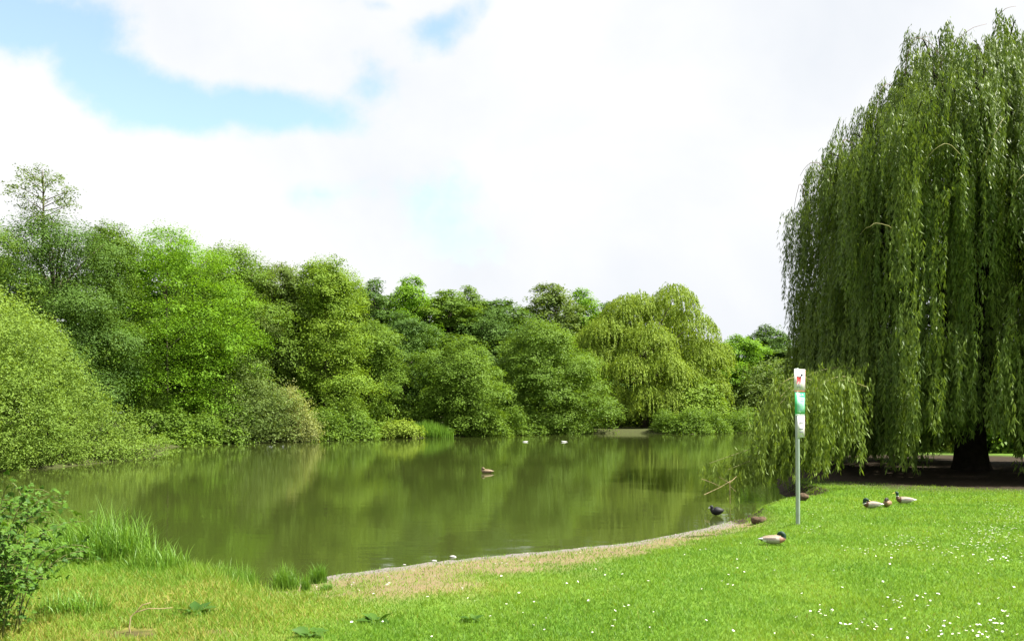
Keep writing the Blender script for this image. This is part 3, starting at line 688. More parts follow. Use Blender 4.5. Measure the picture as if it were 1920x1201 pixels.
tuft('grass_tuft', 'soft low tuft of grass at the water left of the bare shore', 'grass tuft', *gpos(445, 1098, .06), .28, .16, 420, .44, .006, 'tall', 63)
tuft('grass_tuft', 'bushiest grass tuft on the bare left end of the shore', 'grass tuft', *gpos(536, 1106, .05), .17, .10, 460, .44, .006, 'tall', 64, (.05, .5))
tuft('grass_tuft', 'dark rounded grass tuft at the water where the sand begins', 'grass tuft', *gpos(597, 1094, .04), .115, .07, 360, .36, .006, 'tall', 65, (.05, .5), tintr=(0, .5))
tuft('grass_tuft', 'narrow upright grass tuft in front of the two larger ones', 'grass tuft', *gpos(573, 1112, .08), .06, .05, 160, .32, .006, 'tall', 66, (.05, .4))
tuft('grass_tuft', 'small flattened grass tuft nearest the sand', 'grass tuft', *gpos(612, 1114, .08), .08, .05, 150, .17, .006, 'tall', 67, (.3, .9), tintr=(0, .5))
tuft('grass_tuft', 'weedy grass tuft growing under the bramble tips', 'grass tuft', *gpos(140, 1150, .3), .35, .2, 260, .36, .009, 'tall', 68, (.2, .8))
tuft('reed_clump', 'upright green reeds along the far bank right of the lime bush', 'reeds', px(812, 72), 72.0, 1.9, .8, 1300, 1.75, .05, 'tall', 69, (.02, .25), tintr=(.3, 1))
tuft('reed_clump', 'short sparse reeds in the dark bank left of the lime bush', 'reeds', px(692, 69.5), 69.8, 1.4, .5, 420, 1.0, .04, 'tall', 70, (.02, .25))

# ------------------------------------------------------------------ bramble in the left foreground
rng = np.random.default_rng(81)
bx, by = -5.1, 6.95; bz0 = gz(bx, by)
t = thing('bramble_bush', 'tangled bramble bush with toothed leaves in the left foreground', 'bush', (bx, by, bz0))
G = Geo(); pos = []; dr = []
for i in range(190):
    a = rng.uniform(0, 6.28); r0 = .66 * math.sqrt(rng.random()); b0 = np.array([math.cos(a) * r0 * 1.1, math.sin(a) * r0, 0])
    o = np.array([math.cos(a), math.sin(a), 0]) * rng.uniform(.15, .62) + rng.normal(size=3) * [.1, .1, 0]
    h = rng.uniform(.5, 1.62) * (1.08 - .45 * np.linalg.norm(o[:2]))
    if i > 181: h = rng.uniform(1.5, 1.78); o *= .8
    P = bez(b0, b0 + o * .35 + [0, 0, h * 1.05], b0 + o * 1.15 + [0, 0, h * rng.uniform(.72, 1)], 12)
    G.add(*tube(P, np.linspace(.006, .0025, 12), 4, False))
    for j in range(32):
        k = int(11.99 * rng.random() ** .8); pos.append(P[k] + rng.normal(size=3) * .045); dr.append(o)
G.build('stem', plain('bramble_cane', (.12, .13, .04), .6), t)
pos = np.array(pos); n = len(pos)
def leaf_shape(P, A, Nn, l, rng, asp=.75):
    """a pointed, toothed, slightly folded leaf of eight faces"""
    B = np.cross(Nn, A); prof = [(0, 0), (.16, .30), (.26, .27), (.38, .5), (.5, .42), (.62, .40), (.72, .24), (.86, .17), (1, 0)]
    rows = []
    for s, wd in prof: 
        c = P + A * (l * s)[:, None] - Nn * (l * .18 * s * s)[:, None]
        e = (l * wd * asp)[:, None]
        rows += [c - B * e + Nn * e * .28, c, c + B * e + Nn * e * .28]
    co = np.stack(rows, 1); fs = []
    for i in range(len(prof) - 1):
        fs += [[3 * i, 3 * i + 1, 3 * i + 4, 3 * i + 3], [3 * i + 1, 3 * i + 2, 3 * i + 5, 3 * i + 4]]
    k = 3 * len(prof); f = (np.array(fs)[None] + (np.arange(len(P)) * k)[:, None, None]).reshape(-1, 4)
    return co.reshape(-1, 3), f, len(fs)
Nn = unit(np.array([.1, -.25, .9]) + rng.normal(size=(n, 3)) * .5)
A0 = unit(np.array(dr) + rng.normal(size=(n, 3)) * .6); G = Geo()
lt = rng.random(n)
for k, rot in enumerate((0, 1.15, -1.15)):
    A = unit(A0 - (A0 * Nn).sum(-1, keepdims=True) * Nn); Bv = np.cross(Nn, A); A = A * math.cos(rot) + Bv * math.sin(rot)
    l = rng.uniform(.024, .056, n) * (1.1 if k == 0 else .85)
    co, f, nf = leaf_shape(pos, A, Nn, l, rng)
    G.add(co, f, tint=np.repeat(np.clip(lt * .8 + rng.random(n) * .2, 0, 1), nf))
G.build('foliage', LM['bramble'], t)

# ------------------------------------------------------------------ docks, twigs, clods, stones
def dock(label, u, v, seed, n=8, l=.16, zg=.31):
    rng = np.random.default_rng(seed); x, y = gpos(u, v, zg); z = gz(x, y)
    a = np.arange(n) / n * 6.28 + rng.normal(size=n) * .3
    A = unit(np.stack([np.cos(a), np.sin(a), rng.uniform(.15, .7, n)], -1)); Nn = unit(np.array([0, 0, 1.0]) + rng.normal(size=(n, 3)) * .2)
    Nn = unit(Nn - (Nn * A).sum(-1, keepdims=True) * A)
    P = np.column_stack([np.cos(a) * .03, np.sin(a) * .03, np.full(n, .01)])
    co, f, nf = leaf_shape(P, A, Nn, l * rng.uniform(.6, 1.2, n), rng, .62)
    o = mesh_np('dock_plant', co, f, LM['bramble'], None, {'tint': np.repeat(rng.random(n) * .5, nf)}); o.location = (x, y, z)
    tag(o, label, 'plant')
dock('broad leaved dock plant in the dry grass near the dead twig', 365, 1150, 91, 9, .17)
dock('dock plant at the bottom edge of the lawn, left of the other lawn docks', 585, 1192, 92, 9, .16)
dock('spreading dock plant in the short grass, middle of the three on the lawn', 705, 1168, 93, 10, .14)
dock('small dock plant beside a scrape of earth, farthest right of the three on the lawn', 885, 1165, 94, 7, .11)
def twig(name, label, pts, r, mat, loc):
    G = Geo(); loc = np.asarray(loc, float)
    for P in pts: G.add(*tube(np.asarray(P, float) - loc, np.linspace(r, r * .5, len(P)), 6))
    o = G.build(name, mat, smooth=True); o.location = loc; return tag(o, label, 'twig')
x, y = gpos(245, 1188, .31); z = gz(x, y)
twig('dead_twig', 'bent dry stem leaning over in the straw coloured grass', [[(x, y, z - .02), (x - .012, y, z + .06), (x - .004, y + .01, z + .15), (x + .03, y + .02, z + .185), (x + .14, y + .05, z + .215), (x + .24, y + .08, z + .205), (x + .33, y + .10, z + .21)], [(x + .04, y + .02, z + .19), (x + .09, y + .03, z + .25), (x + .16, y + .05, z + .27)]], .007, DEADW, (x, y, z))
a_, b_, c_, d_ = W(1315, 897, 19.5), W(1352, 912, 19.5), W(1320, 927, 19.2), W(1368, 905, 19.6)
e_ = W(1369, 936, 19.6)
a0 = W(1352, 912, 19.5)
twig('dead_branch', 'bare pale branch ends sticking out of the water before the willow tips', [[a_, (a_ + b_) / 2 + [0, 0, .01], b_, d_ + [.1, .2, .05]], [c_, (b_ + c_) / 2, b_], [e_ + [0, 0, -.1], (d_ + e_) / 2, d_, d_ + [-.2, 0, .12]], [d_, d_ + [-.25, .05, .15]], [d_, d_ + [.2, .1, .16]], [d_, d_ + [.05, .1, -.1], d_ + [.18, .1, -.22]]], .008, DEADW, b_)
CL = plain('clod_earth', (.085, .06, .038), .95, .1, 0, .5, 14, .02)
def rock(name, label, cat, loc, s, mat, seed):
    import bmesh
    bm = bmesh.new(); bmesh.ops.create_icosphere(bm, subdivisions=3, radius=1); rng = np.random.default_rng(seed); ks = rng.normal(size=(6, 3)) * 1.6; ph = rng.uniform(0, 6.28, 6)
    for v in bm.verts:
        n = 1 + .13 * sum(math.sin(float(ks[i] @ np.array(v.co)) + ph[i]) for i in range(6)) / 1.6
        v.co = Vector((v.co.x * s[0] * n, v.co.y * s[1] * n, v.co.z * s[2] * n))
    me = bpy.data.meshes.new(name); bm.to_mesh(me); bm.free(); me.materials.append(mat)
    for p in me.polygons: p.use_smooth = True
    o = bpy.data.objects.new(name, me); COL.objects.link(o); o.location = tuple(map(float, loc)); return tag(o, label, cat)
x, y = gpos(1424, 977, .16); rock('earth_clod', 'brown earth clod at the end of the strip of shore', 'clod', (x, y, gz(x, y) + .03), (.13, .11, .09), CL, 3)
x, y = gpos(1506, 946, .22); rock('earth_clod', 'dark earth clod just right of the sign pole on the eroded bank', 'clod', (x, y, gz(x, y) + .05), (.13, .12, .10), CL, 4)
ST = plain('pale_stone', (.34, .33, .31), .7, .3, 0, .15, 20)
for (u, v, s, lab) in [(850, 1044, .05, 'larger pale stone in the shallows just off the shore'), (815, 1052, .045, 'pale flat stone right on the water line'), (758, 1059, .022, 'smallest pale stone on the water line')]:
    x, y = gpos(u, v, .0); rock('shore_stone', lab, 'stone', (x, y, max(gz(x, y), 0) + .008), (s, s * .6, s * .4), ST, int(u))

# ------------------------------------------------------------------ birds
BIRD = vcolmat('plumage')
def loft(pts, paint, n=18, sub=4):
    """pts: rows of x, y, z, halfwidth, halfheight along the spine; one closed skin"""
    pts = np.asarray(pts, float); m = len(pts)
    tt = np.linspace(0, m - 1, (m - 1) * sub + 1); i = np.clip(tt.astype(int), 0, m - 2); f = (tt - i)[:, None]
    g = lambda k: pts[np.clip(k, 0, m - 1)]
    p0, p1, p2, p3 = g(i - 1), g(i), g(i + 1), g(i + 2)
    Q = .5 * (2 * p1 + (p2 - p0) * f + (2 * p0 - 5 * p1 + 4 * p2 - p3) * f ** 2 + (3 * p1 - p0 - 3 * p2 + p3) * f ** 3)
    c = Q[:, :3]; w = np.maximum(Q[:, 3], .002)[:, None]; h = np.maximum(Q[:, 4], .002)[:, None]
    T = unit(np.gradient(c, axis=0)); S = unit(np.cross(np.array([0, 0, 1.0]) + 0 * T, T) + np.array([0, 1e-3, 0])); 
    for k in range(1, len(S)):
        if S[k] @ S[k - 1] < 0: S[k] = -S[k]
    U = np.cross(T, S)
    th = np.arange(n) / n * 6.28318
    co = c[:, None] + (np.cos(th)[None, :, None] * (S * w)[:, None] + np.sin(th)[None, :, None] * (U * h)[:, None])
    col = np.array([[paint(tt[a], math.sin(th[b]), co[a, b]) for b in range(n)] for a in range(len(c))])
    M = len(c); ii = np.arange(M - 1)[:, None] * n; j = np.arange(n)[None]; j2 = (j + 1) % n
    q = np.stack([ii + j, ii + j2, ii + n + j2, ii + n + j], -1).reshape(-1, 4)
    return co.reshape(-1, 3), [q, np.arange(n)[None, ::-1], np.arange(n)[None] + (M - 1) * n], col.reshape(-1, 3)
def bird(name, label, cat, loc, rz, pts, paint, legs=None, sc=1.0):
    co, fs, col = loft(pts, paint)
    for l in legs or []:
        c2, f2 = tube(l, np.linspace(.007, .005, len(l)), 6)
        fs = fs + [a + len(co) for a in f2]; co = np.concatenate([co, c2]); col = np.concatenate([col, np.tile([.10, .12, .05], (len(c2), 1))])
    fs4 = [f for f in fs]
    o = mesh_np(name, co * sc, fs4, BIRD, None, None, {'paint': col}, smooth=True)
    o.location = tuple(map(float, loc)); o.rotation_euler = (0, 0, rz)
    return tag(o, label, cat)
GREEN, BROWN, GREYL, TAN, BLK, WHT, YEL = (.008, .035, .02), (.10, .05, .03), (.32, .29, .25), (.20, .155, .11), (.02, .018, .016), (.75, .75, .72), (.55, .50, .12)
body = [(-.235, 0, .085, .012, .005), (-.20, 0, .085, .032, .018), (-.14, 0, .082, .062, .045), (-.06, 0, .078, .082, .066), (.03, 0, .078, .086, .072), (.10, 0, .082, .072, .068)]
def drake_paint(neckrow):
    def f(t, s, p):
        x, z = p[0], p[2]
        if t >= neckrow: return GREEN
        if t >= neckrow - .32: return WHT
        if x > .095: return BROWN
        if x < -.17: return BLK if s < -.2 or s > .75 else WHT
        if s > .8: return TAN
        if .05 < s < .5 and x < .04: return (.09, .07, .06)
        if s > .4: return (.30, .25, .19)
        if x < -.12 and s < .0: return WHT
        return GREYL
    return f
def withbill(base, row):
    return lambda t, s, p: YEL if t >= row else base(t, s, p)
up_neck = body + [(.142, 0, .105, .046, .045), (.155, 0, .15, .029, .030), (.158, 0, .19, .027, .028), (.166, 0, .222, .031, .034), (.190, 0, .230, .027, .028), (.210, 0, .225, .016, .014), (.240, 0, .217, .014, .007), (.262, 0, .214, .009, .004)]
low_neck = body + [(.140, 0, .100, .05, .05), (.150, 0, .132, .036, .036), (.146, 0, .165, .033, .034), (.125, .01, .180, .033, .033), (.098, .022, .172, .026, .026), (.075, .032, .158, .015, .012), (.045, .040, .152, .012, .006)]
tucked = body + [(.148, 0, .092, .055, .052), (.168, 0, .125, .042, .042), (.160, 0, .162, .038, .038), (.132, .01, .180, .037, .034), (.100, .03, .166, .028, .026), (.075, .04, .150, .015, .010), (.05, .045, .146, .01, .005)]
def place(u, v): 
    x, y = gpos(u, v, LAWN); return x, y, gz(x, y) + .012
def pinkish(f0):
    def f(t, s, p):
        c = f0(t, s, p)
        if c == BROWN: return (.30, .15, .11)
        if c == WHT and p[0] > 0: return (.30, .15, .11)
        return c
    return f
bird('mallard_drake', 'mallard drake asleep with its head tucked, alone on the lawn below the sign', 'duck', place(1449, 1021), R(-8), tucked, withbill(pinkish(drake_paint(6.6)), 11.2), sc=.92)
bird('mallard_drake', 'resting mallard drake with lowered green head, leftmost of the three under the willow', 'duck', place(1635, 953), R(176), low_neck, withbill(drake_paint(6.5), 11.2), sc=1.0)
bird('mallard_drake', 'mallard drake with raised head and white collar, nearest the willow shade', 'duck', place(1697, 945), R(172), up_neck, withbill(drake_paint(7.45), 10.6), sc=1.0)
def hen(t, s, p):
    if t > 7.2: return (.035, .03, .022)
    k = .5 + .5 * math.sin(p[0] * 130) * math.sin(p[1] * 150 + p[2] * 120)
    return tuple(np.array((.12, .065, .04)) * (1 - k) + np.array((.30, .20, .12)) * k)
bird('mallard_hen', 'brown mottled duck sitting between two drakes', 'duck', place(1664, 950), R(232), low_neck, hen, sc=.92)
x, y = gpos(913, 886, 0)
def hen2(t, s, p):
    k = .5 + .5 * math.sin(p[0] * 110) * math.sin(p[1] * 130)
    if t > 11: return (.3, .25, .08)
    return tuple(np.array((.10, .07, .04)) * (1 - k) + np.array((.28, .21, .13)) * k)
bird('mallard_hen', 'brown duck swimming alone in the middle of the pond', 'duck', (x, y, -.03), R(175), low_neck, hen2, sc=1.15)
x, y = gpos(1344, 966, 0)
coot = [(-.15, 0, .115, .015, .01), (-.13, 0, .12, .05, .035), (-.07, 0, .115, .085, .075), (.0, 0, .11, .098, .092), (.06, 0, .112, .082, .085), (.10, 0, .135, .05, .05), (.105, 0, .17, .04, .042), (.112, 0, .195, .04, .042), (.135, 0, .19, .034, .034), (.155, 0, .178, .018, .018), (.185, 0, .165, .010, .008)]
bird('coot', 'black coot with a white bill standing in the shallows', 'coot', (x, y, -.005), R(170), coot, lambda t, s, p: WHT if t > 8.4 else (.012, .012, .013), legs=[[(.02, .04, .06), (.02, .04, -.03)], [(.0, -.04, .06), (.0, -.04, -.03)]], sc=1.0)
floating = [(a, b, c * .62, d, e * .62) for a, b, c, d, e in body] + [(.14, 0, .062, .045, .03), (.165, 0, .078, .034, .028), (.19, 0, .082, .026, .022), (.21, 0, .078, .013, .010), (.235, 0, .074, .008, .004)]
for (u, v, lab, rz, s) in [(629, 822, 'white bird on the dark water by the pale straw shrub', 180, 1.2), (985, 828, 'white bird floating off the far bank, left of the two in the middle', 0, 1.0), (1058, 828, 'white bird floating off the far bank, nearest the yellow willow', 180, 1.1)]:
    x, y = gpos(u, v, 0)
    bird('white_bird', lab, 'bird', (x, y, -.03), R(rz), floating, lambda t, s_, p: (.12, .12, .12) if t > 9.5 else (.55, .55, .53), sc=s * .95)

# ------------------------------------------------------------------ sign post
sx, sy = gpos(1496, 984, .31); sz = gz(sx, sy)
t = thing('sign_post', 'grey green metal pole with three signs on the lawn by the pond', 'sign', (sx, sy, sz))
POLE = plain('pole_paint', (.30, .36, .31), .45, .5, .3, .12, 8)
G = Geo(); P = np.array([(0, 0, -.2), (0, 0, .5), (-.008, 0, 1.5), (-.02, 0, 2.74)]); G.add(*tube(P, .036, 16)); G.build('pole', POLE, t, smooth=True)
G = Geo(); G.add(*tube([(-.02, 0, 2.74), (-.02, 0, 2.752)], [.039, .030], 16)); G.build('pole_cap', POLE, t)
WHITE = plain('sign_white', (.62, .62, .62), .35, .5, 0, .04, 5); SGREEN = plain('sign_green', (.04, .42, .16), .35, .5); SPALE = plain('sign_pale_green', (.26, .56, .36), .4, .4)
SRED = plain('sign_red', (.55, .05, .06), .4, .4); SDARK = plain('sign_dark', (.05, .05, .09), .5); SGREY = plain('sign_grey_text', (.16, .165, .21), .6); SBACK = plain('sign_back', (.35, .36, .35), .5, .4, .5)
AY = R(33)
e_x = np.array([math.cos(AY), math.sin(AY), 0]); e_n = np.array([math.sin(AY), -math.cos(AY), 0])
def sign(zt, w, h, off, face, marks, name='sign_plate'):
    c0 = np.array([-.014, 0, 0]) + e_n * .046 + e_x * off
    G = Geo(); v, f = box((0, 0, 0), (w, .004, h)); 
    tr = lambda v: np.outer(v[:, 0], e_x) - np.outer(v[:, 1], e_n) + np.outer(v[:, 2], [0, 0, 1]) + c0 + [0, 0, zt - h / 2]
    G.add(tr(v), f); pl = G.build(name, face, t)
    for zz in (-.36, .36):
        Gk = Geo(); pk = tr(np.array([[0, -.0021, zz * h], [0, -.006, zz * h]])); Gk.add(*tube(pk, .007, 8)); Gk.build('bolt', SBACK, pl)
    b, f = box((0, .008, 0), (.06, .012, h * .8)); Gb = Geo(); Gb.add(tr(b), f); Gb.build('bracket', SBACK, pl)
    for nm, mat, items in marks:
        Gm = Geo()
        for it in items:
            if it[0] == 'r':
                _, a, b, ww, hh = it[:5]; v, f = box((a, -.0026 - (it[5] if len(it) > 5 else 0), b), (ww, .0008, hh)); Gm.add(tr(v), f)
            else:
                pts = np.array(it[1]); k = len(pts); y0 = -.0030
                v = np.concatenate([np.column_stack([pts[:, 0], np.full(k, y0 - .0006), pts[:, 1]]), np.column_stack([pts[:, 0], np.full(k, y0 + .0006), pts[:, 1]])])
                tri = np.array(tessellate_polygon([[Vector((a, b, 0)) for a, b in pts]])); side = np.array([[i, (i + 1) % k, k + (i + 1) % k, k + i] for i in range(k)])
                Gm.add(tr(v), [tri, tri[:, ::-1] + k, side])
        Gm.build(nm, mat, pl)
rl = np.random.default_rng(3)
def lines(x0, x1, z0, n, dz, hh): return [('r', (x0 + (x1 - x0) * (f_ := rl.uniform(.75, 1)) + x0) / 2, z0 - i * dz, (x1 - x0) * f_, hh) for i in range(n)]
sign(2.735, .30, .40, .012, WHITE, [
    ('red_border', SRED, [('r', 0, .184, .285, .009), ('r', 0, -.184, .285, .008), ('r', .141, 0, .006, .36)]),
    ('dog_emblem', SRED, [('p', [(-.085, .062), (-.07, .075), (-.02, .068), (.03, .078), (.035, .03), (.02, -.02), (.018, -.055), (-.01, -.055), (-.014, -.01), (-.045, -.015), (-.05, -.055), (-.08, -.055), (-.075, .0)])]),
    ('dog_head', SDARK, [('p', [(.015, .078), (.02, .12), (.03, .135), (.04, .118), (.06, .118), (.085, .10), (.085, .085), (.06, .078), (.04, .062), (.026, .062)])]),
    ('dog_legs', SGREY, [('r', -.068, -.095, .014, .075), ('r', -.04, -.095, .008, .07), ('r', -.002, -.10, .012, .085), ('r', .014, -.11, .008, .1)]),
    ('small_print', SGREY, [('r', .08, -.158, .06, .008)])])
sign(2.325, .27, .40, .018, SGREEN, [
    ('text_panel', SPALE, [('r', .018, -.02, .205, .275)]),
    ('heading', WHITE, [('r', -.02, .155, .11, .014)]), ('emblem', WHITE, [('r', .07, .155, .035, .03)]), ('base_rule', WHITE, [('r', 0, -.19, .25, .012)]),
    ('paragraph', plain('sign_text_dark', (.10, .25, .25), .6), [(*a, .0009) for a in [('r', .04, .082, .11, .012), ('r', .05, .048, .09, .014)] + lines(-.07, .1, .008, 7, .02, .008)]),
    ('green_rule', SGREEN, [('r', .018, -.135, .2, .006, .0009)])])
sign(1.918, .20, .385, .05, WHITE, [
    ('numeral', SGREY, [('r', -.035, .075, .024, .06)]), ('numeral', SGREY, [('r', -.002, .075, .024, .06)]), ('numeral', SGREY, [('r', .032, .075, .024, .06)]),
    ('notice_text', SGREY, [('r', 0, -.035, .11, .022)]), ('notice_text', SGREY, [('r', 0, -.09, .09, .018)]), ('footer_text', SGREY, [('r', 0, -.165, .1, .008)]),
    ('red_edge', SRED, [('r', .096, 0, .004, .36)])])

# ------------------------------------------------------------------ lawn grass
rng = np.random.default_rng(101)
def scatter(n, x0, x1, y0, y1):
    # more blades near the eye, thinning with distance
    y = y0 * (y1 / y0) ** rng.random(n); 
    half = 0.66 * y + 4.5
    x = rng.uniform(-1, 1, n) * half
    return x, y
x, y = scatter(1150000, 0, 0, 4.6, 27)
z, s, bz = terrain(x, y, True)
en = fbm(x * 2.2, y * 2.2 + 7); bwx = (3.2 + 1.0 * (fbm(x * .6 + 11, y * .6) - .5)) * (0.30 + 0.70 * (1 - sstep(0.4, 4.2, x))) * (0.42 + 0.58 * sstep(-3.0, -.6, x))
sd = np.maximum(bz * (1 - sstep(bwx - .9, bwx + .5, s + (en - .5) * 1.1)), 1 - sstep(.05, .25, s))
so = soil_zone(x, y)
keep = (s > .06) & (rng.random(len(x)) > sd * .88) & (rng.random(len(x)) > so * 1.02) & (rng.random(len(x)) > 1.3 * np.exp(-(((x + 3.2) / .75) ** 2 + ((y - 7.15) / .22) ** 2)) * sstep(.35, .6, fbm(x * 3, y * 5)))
x, y, z, bzk = x[keep], y[keep], z[keep], dry_zone(x[keep], y[keep])
n = len(x); print('grass blades', n)
h = rng.uniform(.02, .055, n) * (.7 + .6 * fbm(x * 1.7, y * 1.7)) * (1 + .5 * (x < -2.2)) * (1 + 2.2 * sstep(-2.4, -3.2, x) * (1 - sstep(.5, 1.6, s[keep])) * rng.random(n)); wd = rng.uniform(.006, .011, n) * np.clip(y / 9, 1, 2.2)
a = rng.uniform(0, 6.283, n); b = rng.uniform(0, 6.283, n); ln = rng.uniform(.2, 1.1, n) * h
P = np.column_stack([x, y, z - .004]); sd_ = np.column_stack([np.cos(b), np.sin(b), 0 * b]) * wd[:, None] * .5
tip = P + np.column_stack([np.cos(a) * ln, np.sin(a) * ln, h])
co = np.stack([P - sd_, P + sd_, tip], 1)
patch = np.clip(fbm(x * .9 + 4, y * .9 + 8) * 1.5 - .35 + .35 * (fbm(x * 5, y * 5) - .5), 0, 1)
tint = np.clip(patch * .6 + rng.random(n) * .45 - .02, 0, 1)
isdry = rng.random(n) < bzk * .30 + .02
for m, nm in ((~isdry, 'grass'), (isdry, 'dry_grass')):
    o = mesh_np(nm, co[m].reshape(-1, 3), np.arange(3 * m.sum()).reshape(-1, 3), LM['grass' if nm == 'grass' else 'straw'], None, {'tint': tint[m]})
    tag(o, 'short mown green lawn grass' if nm == 'grass' else 'yellowed dry grass by the brambles', 'grass', kind='stuff')

rng = np.random.default_rng(107)
u = rng.uniform(480, 1400, 2600); y = rng.uniform(9.0, 18, 2600); x = (u - 960) / F * y
z, sh, bz = terrain(x, y, True); ok = (sh > -.05) & (sh < 2.0) & (bz > .3) & (rng.random(2600) < 1.1 - sh * .45)
x, y, z = x[ok], y[ok], z[ok]; n = len(x)
oc = np.array([[1, 0, 0], [0, 1, 0], [-1, 0, 0], [0, -1, 0], [0, 0, .6], [0, 0, -.3]], float); of = np.array([[0, 1, 4], [1, 2, 4], [2, 3, 4], [3, 0, 4]])
sz_ = rng.uniform(.005, .02, n) * (1 + .6 * (rng.random(n) < .08)); a = rng.uniform(0, 6.28, n); ca, sa = np.cos(a), np.sin(a); st = rng.uniform(.5, 1.6, n)
v = oc[None] * rng.uniform(.7, 1.3, (n, 6, 1)) * sz_[:, None, None]; v[:, :, 0] *= st[:, None]
v = np.stack([v[..., 0] * ca[:, None] - v[..., 1] * sa[:, None], v[..., 0] * sa[:, None] + v[..., 1] * ca[:, None], v[..., 2]], -1) + np.column_stack([x, y, z])[:, None]
LM['peb'] = leafmat('pebble_mix', (.05, .035, .022), (.34, .31, .27), 0.0)
tag(mesh_np('pebbles', v.reshape(-1, 3), (of[None] + (np.arange(n) * 6)[:, None, None]).reshape(-1, 3), LM['peb'], None, {'tint': np.repeat(rng.random(n) ** 1.6, 4)}), 'pebbles and leaf litter strewn over the strip of shore', 'pebbles', kind='stuff')

# ------------------------------------------------------------------ daisies
rng = np.random.default_rng(111)
pts = []
def clump(u, v, su, sv, n):
    for _ in range(n): pts.append((rng.normal(u, su), rng.normal(v, sv)))
for c in [(1690, 1128, 9, 5, 14), (1545, 1150, 14, 8, 12), (1625, 1172, 28, 6, 18), (1690, 1012, 22, 5, 26), (1670, 1024, 14, 3, 14), (1830, 1018, 20, 5, 34), (1870, 1004, 40, 6, 60), (1895, 965, 22, 12, 60), (1760, 1030, 40, 5, 34), (1830, 1042, 45, 8, 40), (1880, 1046, 25, 6, 24), (1520, 992, 12, 4, 14), (1620, 1033, 22, 3, 10), (1850, 990, 40, 8, 50), (1740, 1125, 40, 8, 14), (1860, 1185, 45, 12, 34), (1780, 1180, 40, 12, 22), (1900, 1150, 20, 20, 14), (1530, 965, 18, 6, 8), (1850, 945, 30, 6, 10)]:
    clump(*c)
for _ in range(110): pts.append((rng.uniform(1080, 1920), rng.uniform(960, 1200)))
for _ in range(40): pts.append((rng.uniform(620, 1300), rng.uniform(1085, 1200)))
dpos = []
for u, v in pts:
    if u > 1945 or v > 1203: continue
    x, y = gpos(u, max(v, 925), LAWN)
    dpos.append((x, y))
dp = np.array(dpos); z, s, bz = terrain(dp[:, 0], dp[:, 1], True)
ok = (s > np.where(bz > .5, 1.9, .7)) & (soil_zone(dp[:, 0], dp[:, 1]) < .3); dp = dp[ok]; z = z[ok]
order = np.argsort(dp[:, 1]); dp = dp[order]; z = z[order]
def daisy_geo():
    G = Geo(); k = 11
    for i in range(k):
        a = i / k * 6.283; A = np.array([math.cos(a), math.sin(a), .12]); B = np.array([-math.sin(a), math.cos(a), 0])
        G.add(np.array([A * .003, A * .010 + B * .0036, A * .017, A * .010 - B * .0036]) + [0, 0, .048], np.array([[0, 1, 2, 3]]), tint=0)
    th = np.arange(8) / 8 * 6.283; c = np.column_stack([np.cos(th) * .005, np.sin(th) * .005, np.full(8, .051)])
    G.add(c, [np.arange(8)[None]], tint=1)
    c, f = tube([(0, 0, 0), (.002, 0, .05)], .0011, 4); G.add(c, f, tint=2)
    return G
PET = plain('daisy_petal', (.82, .80, .80), .6); EYE = plain('daisy_eye', (.75, .55, .05), .6); STEM = plain('daisy_stem', (.10, .2, .03), .6)
src = daisy_geo().build('daisy', None, mats=[PET, EYE, STEM])
fa = np.zeros(len(src.data.polygons), np.float32); src.data.attributes['tint'].data.foreach_get('value', fa); src.data.polygons.foreach_set('material_index', fa.astype(np.int32))
tag(src, 'tiny white daisy open in the short lawn grass', 'daisy', 'daisies scattered over the lawn')
NI = min(295, len(dp))
for i in range(NI):
    o = src if i == 0 else src.copy()
    if i: COL.objects.link(o)
    sc = rng.uniform(.5, .95); o.location = (float(dp[i, 0]), float(dp[i, 1]), float(z[i])); o.rotation_euler = (rng.normal() * .3 + .15, rng.normal() * .3, rng.uniform(0, 6)); o.scale = (sc, sc, sc * rng.uniform(.8, 1.1))
if len(dp) > NI:
    vco = np.zeros(len(src.data.vertices) * 3, np.float32); src.data.vertices.foreach_get('co', vco); vco = vco.reshape(-1, 3)
    polys = [np.array(p.vertices) for p in src.data.polygons]; G = Geo(); mi = fa
    for i in range(NI, len(dp)):
        sc = rng.uniform(.5, .85); c = vco * sc + [dp[i, 0], dp[i, 1], z[i]]
        G.add(c[:44], np.arange(44).reshape(-1, 4), tint=0); G.add(c[44:52], [np.arange(8)[None]], tint=1)
    o = G.build('daisies', None, mats=[PET, EYE])
    fb = np.zeros(len(o.data.polygons), np.float32); o.data.attributes['tint'].data.foreach_get('value', fb); o.data.polygons.foreach_set('material_index', fb.astype(np.int32))
    tag(o, 'drifts of tiny daisies on the far part of the lawn', 'daisies', kind='stuff')
print('daisies', len(dp))

# ------------------------------------------------------------------ sky, sun, camera
EL, AZ = R(57), R(98)           # azimuth measured from the view direction towards the right
sun_dir = np.array([math.sin(AZ) * math.cos(EL), math.cos(AZ) * math.cos(EL), math.sin(EL)])
L = bpy.data.lights.new('sun', 'SUN'); L.energy = 5.0; L.angle = R(0.6); L.color = (1, .96, .88)
lo = bpy.data.objects.new('sun', L); COL.objects.link(lo)
lo.rotation_euler = Vector(-sun_dir).to_track_quat('-Z', 'Y').to_euler()
wd = bpy.data.worlds.new('World'); scene.world = wd; wd.use_nodes = True
nt = wd.node_tree; N, Lk = nt.nodes, nt.links; N.clear()
out = N.new('ShaderNodeOutputWorld')
sky = N.new('ShaderNodeTexSky'); sky.sky_type = 'NISHITA'; sky.sun_disc = False; sky.sun_elevation = EL; sky.sun_rotation = AZ; sky.air_density = 1.0; sky.dust_density = 0.6; sky.ozone_density = 1.7
b1 = N.new('ShaderNodeBackground'); b1.inputs[1].default_value = .115; Lk.new(sky.outputs[0], b1.inputs[0])
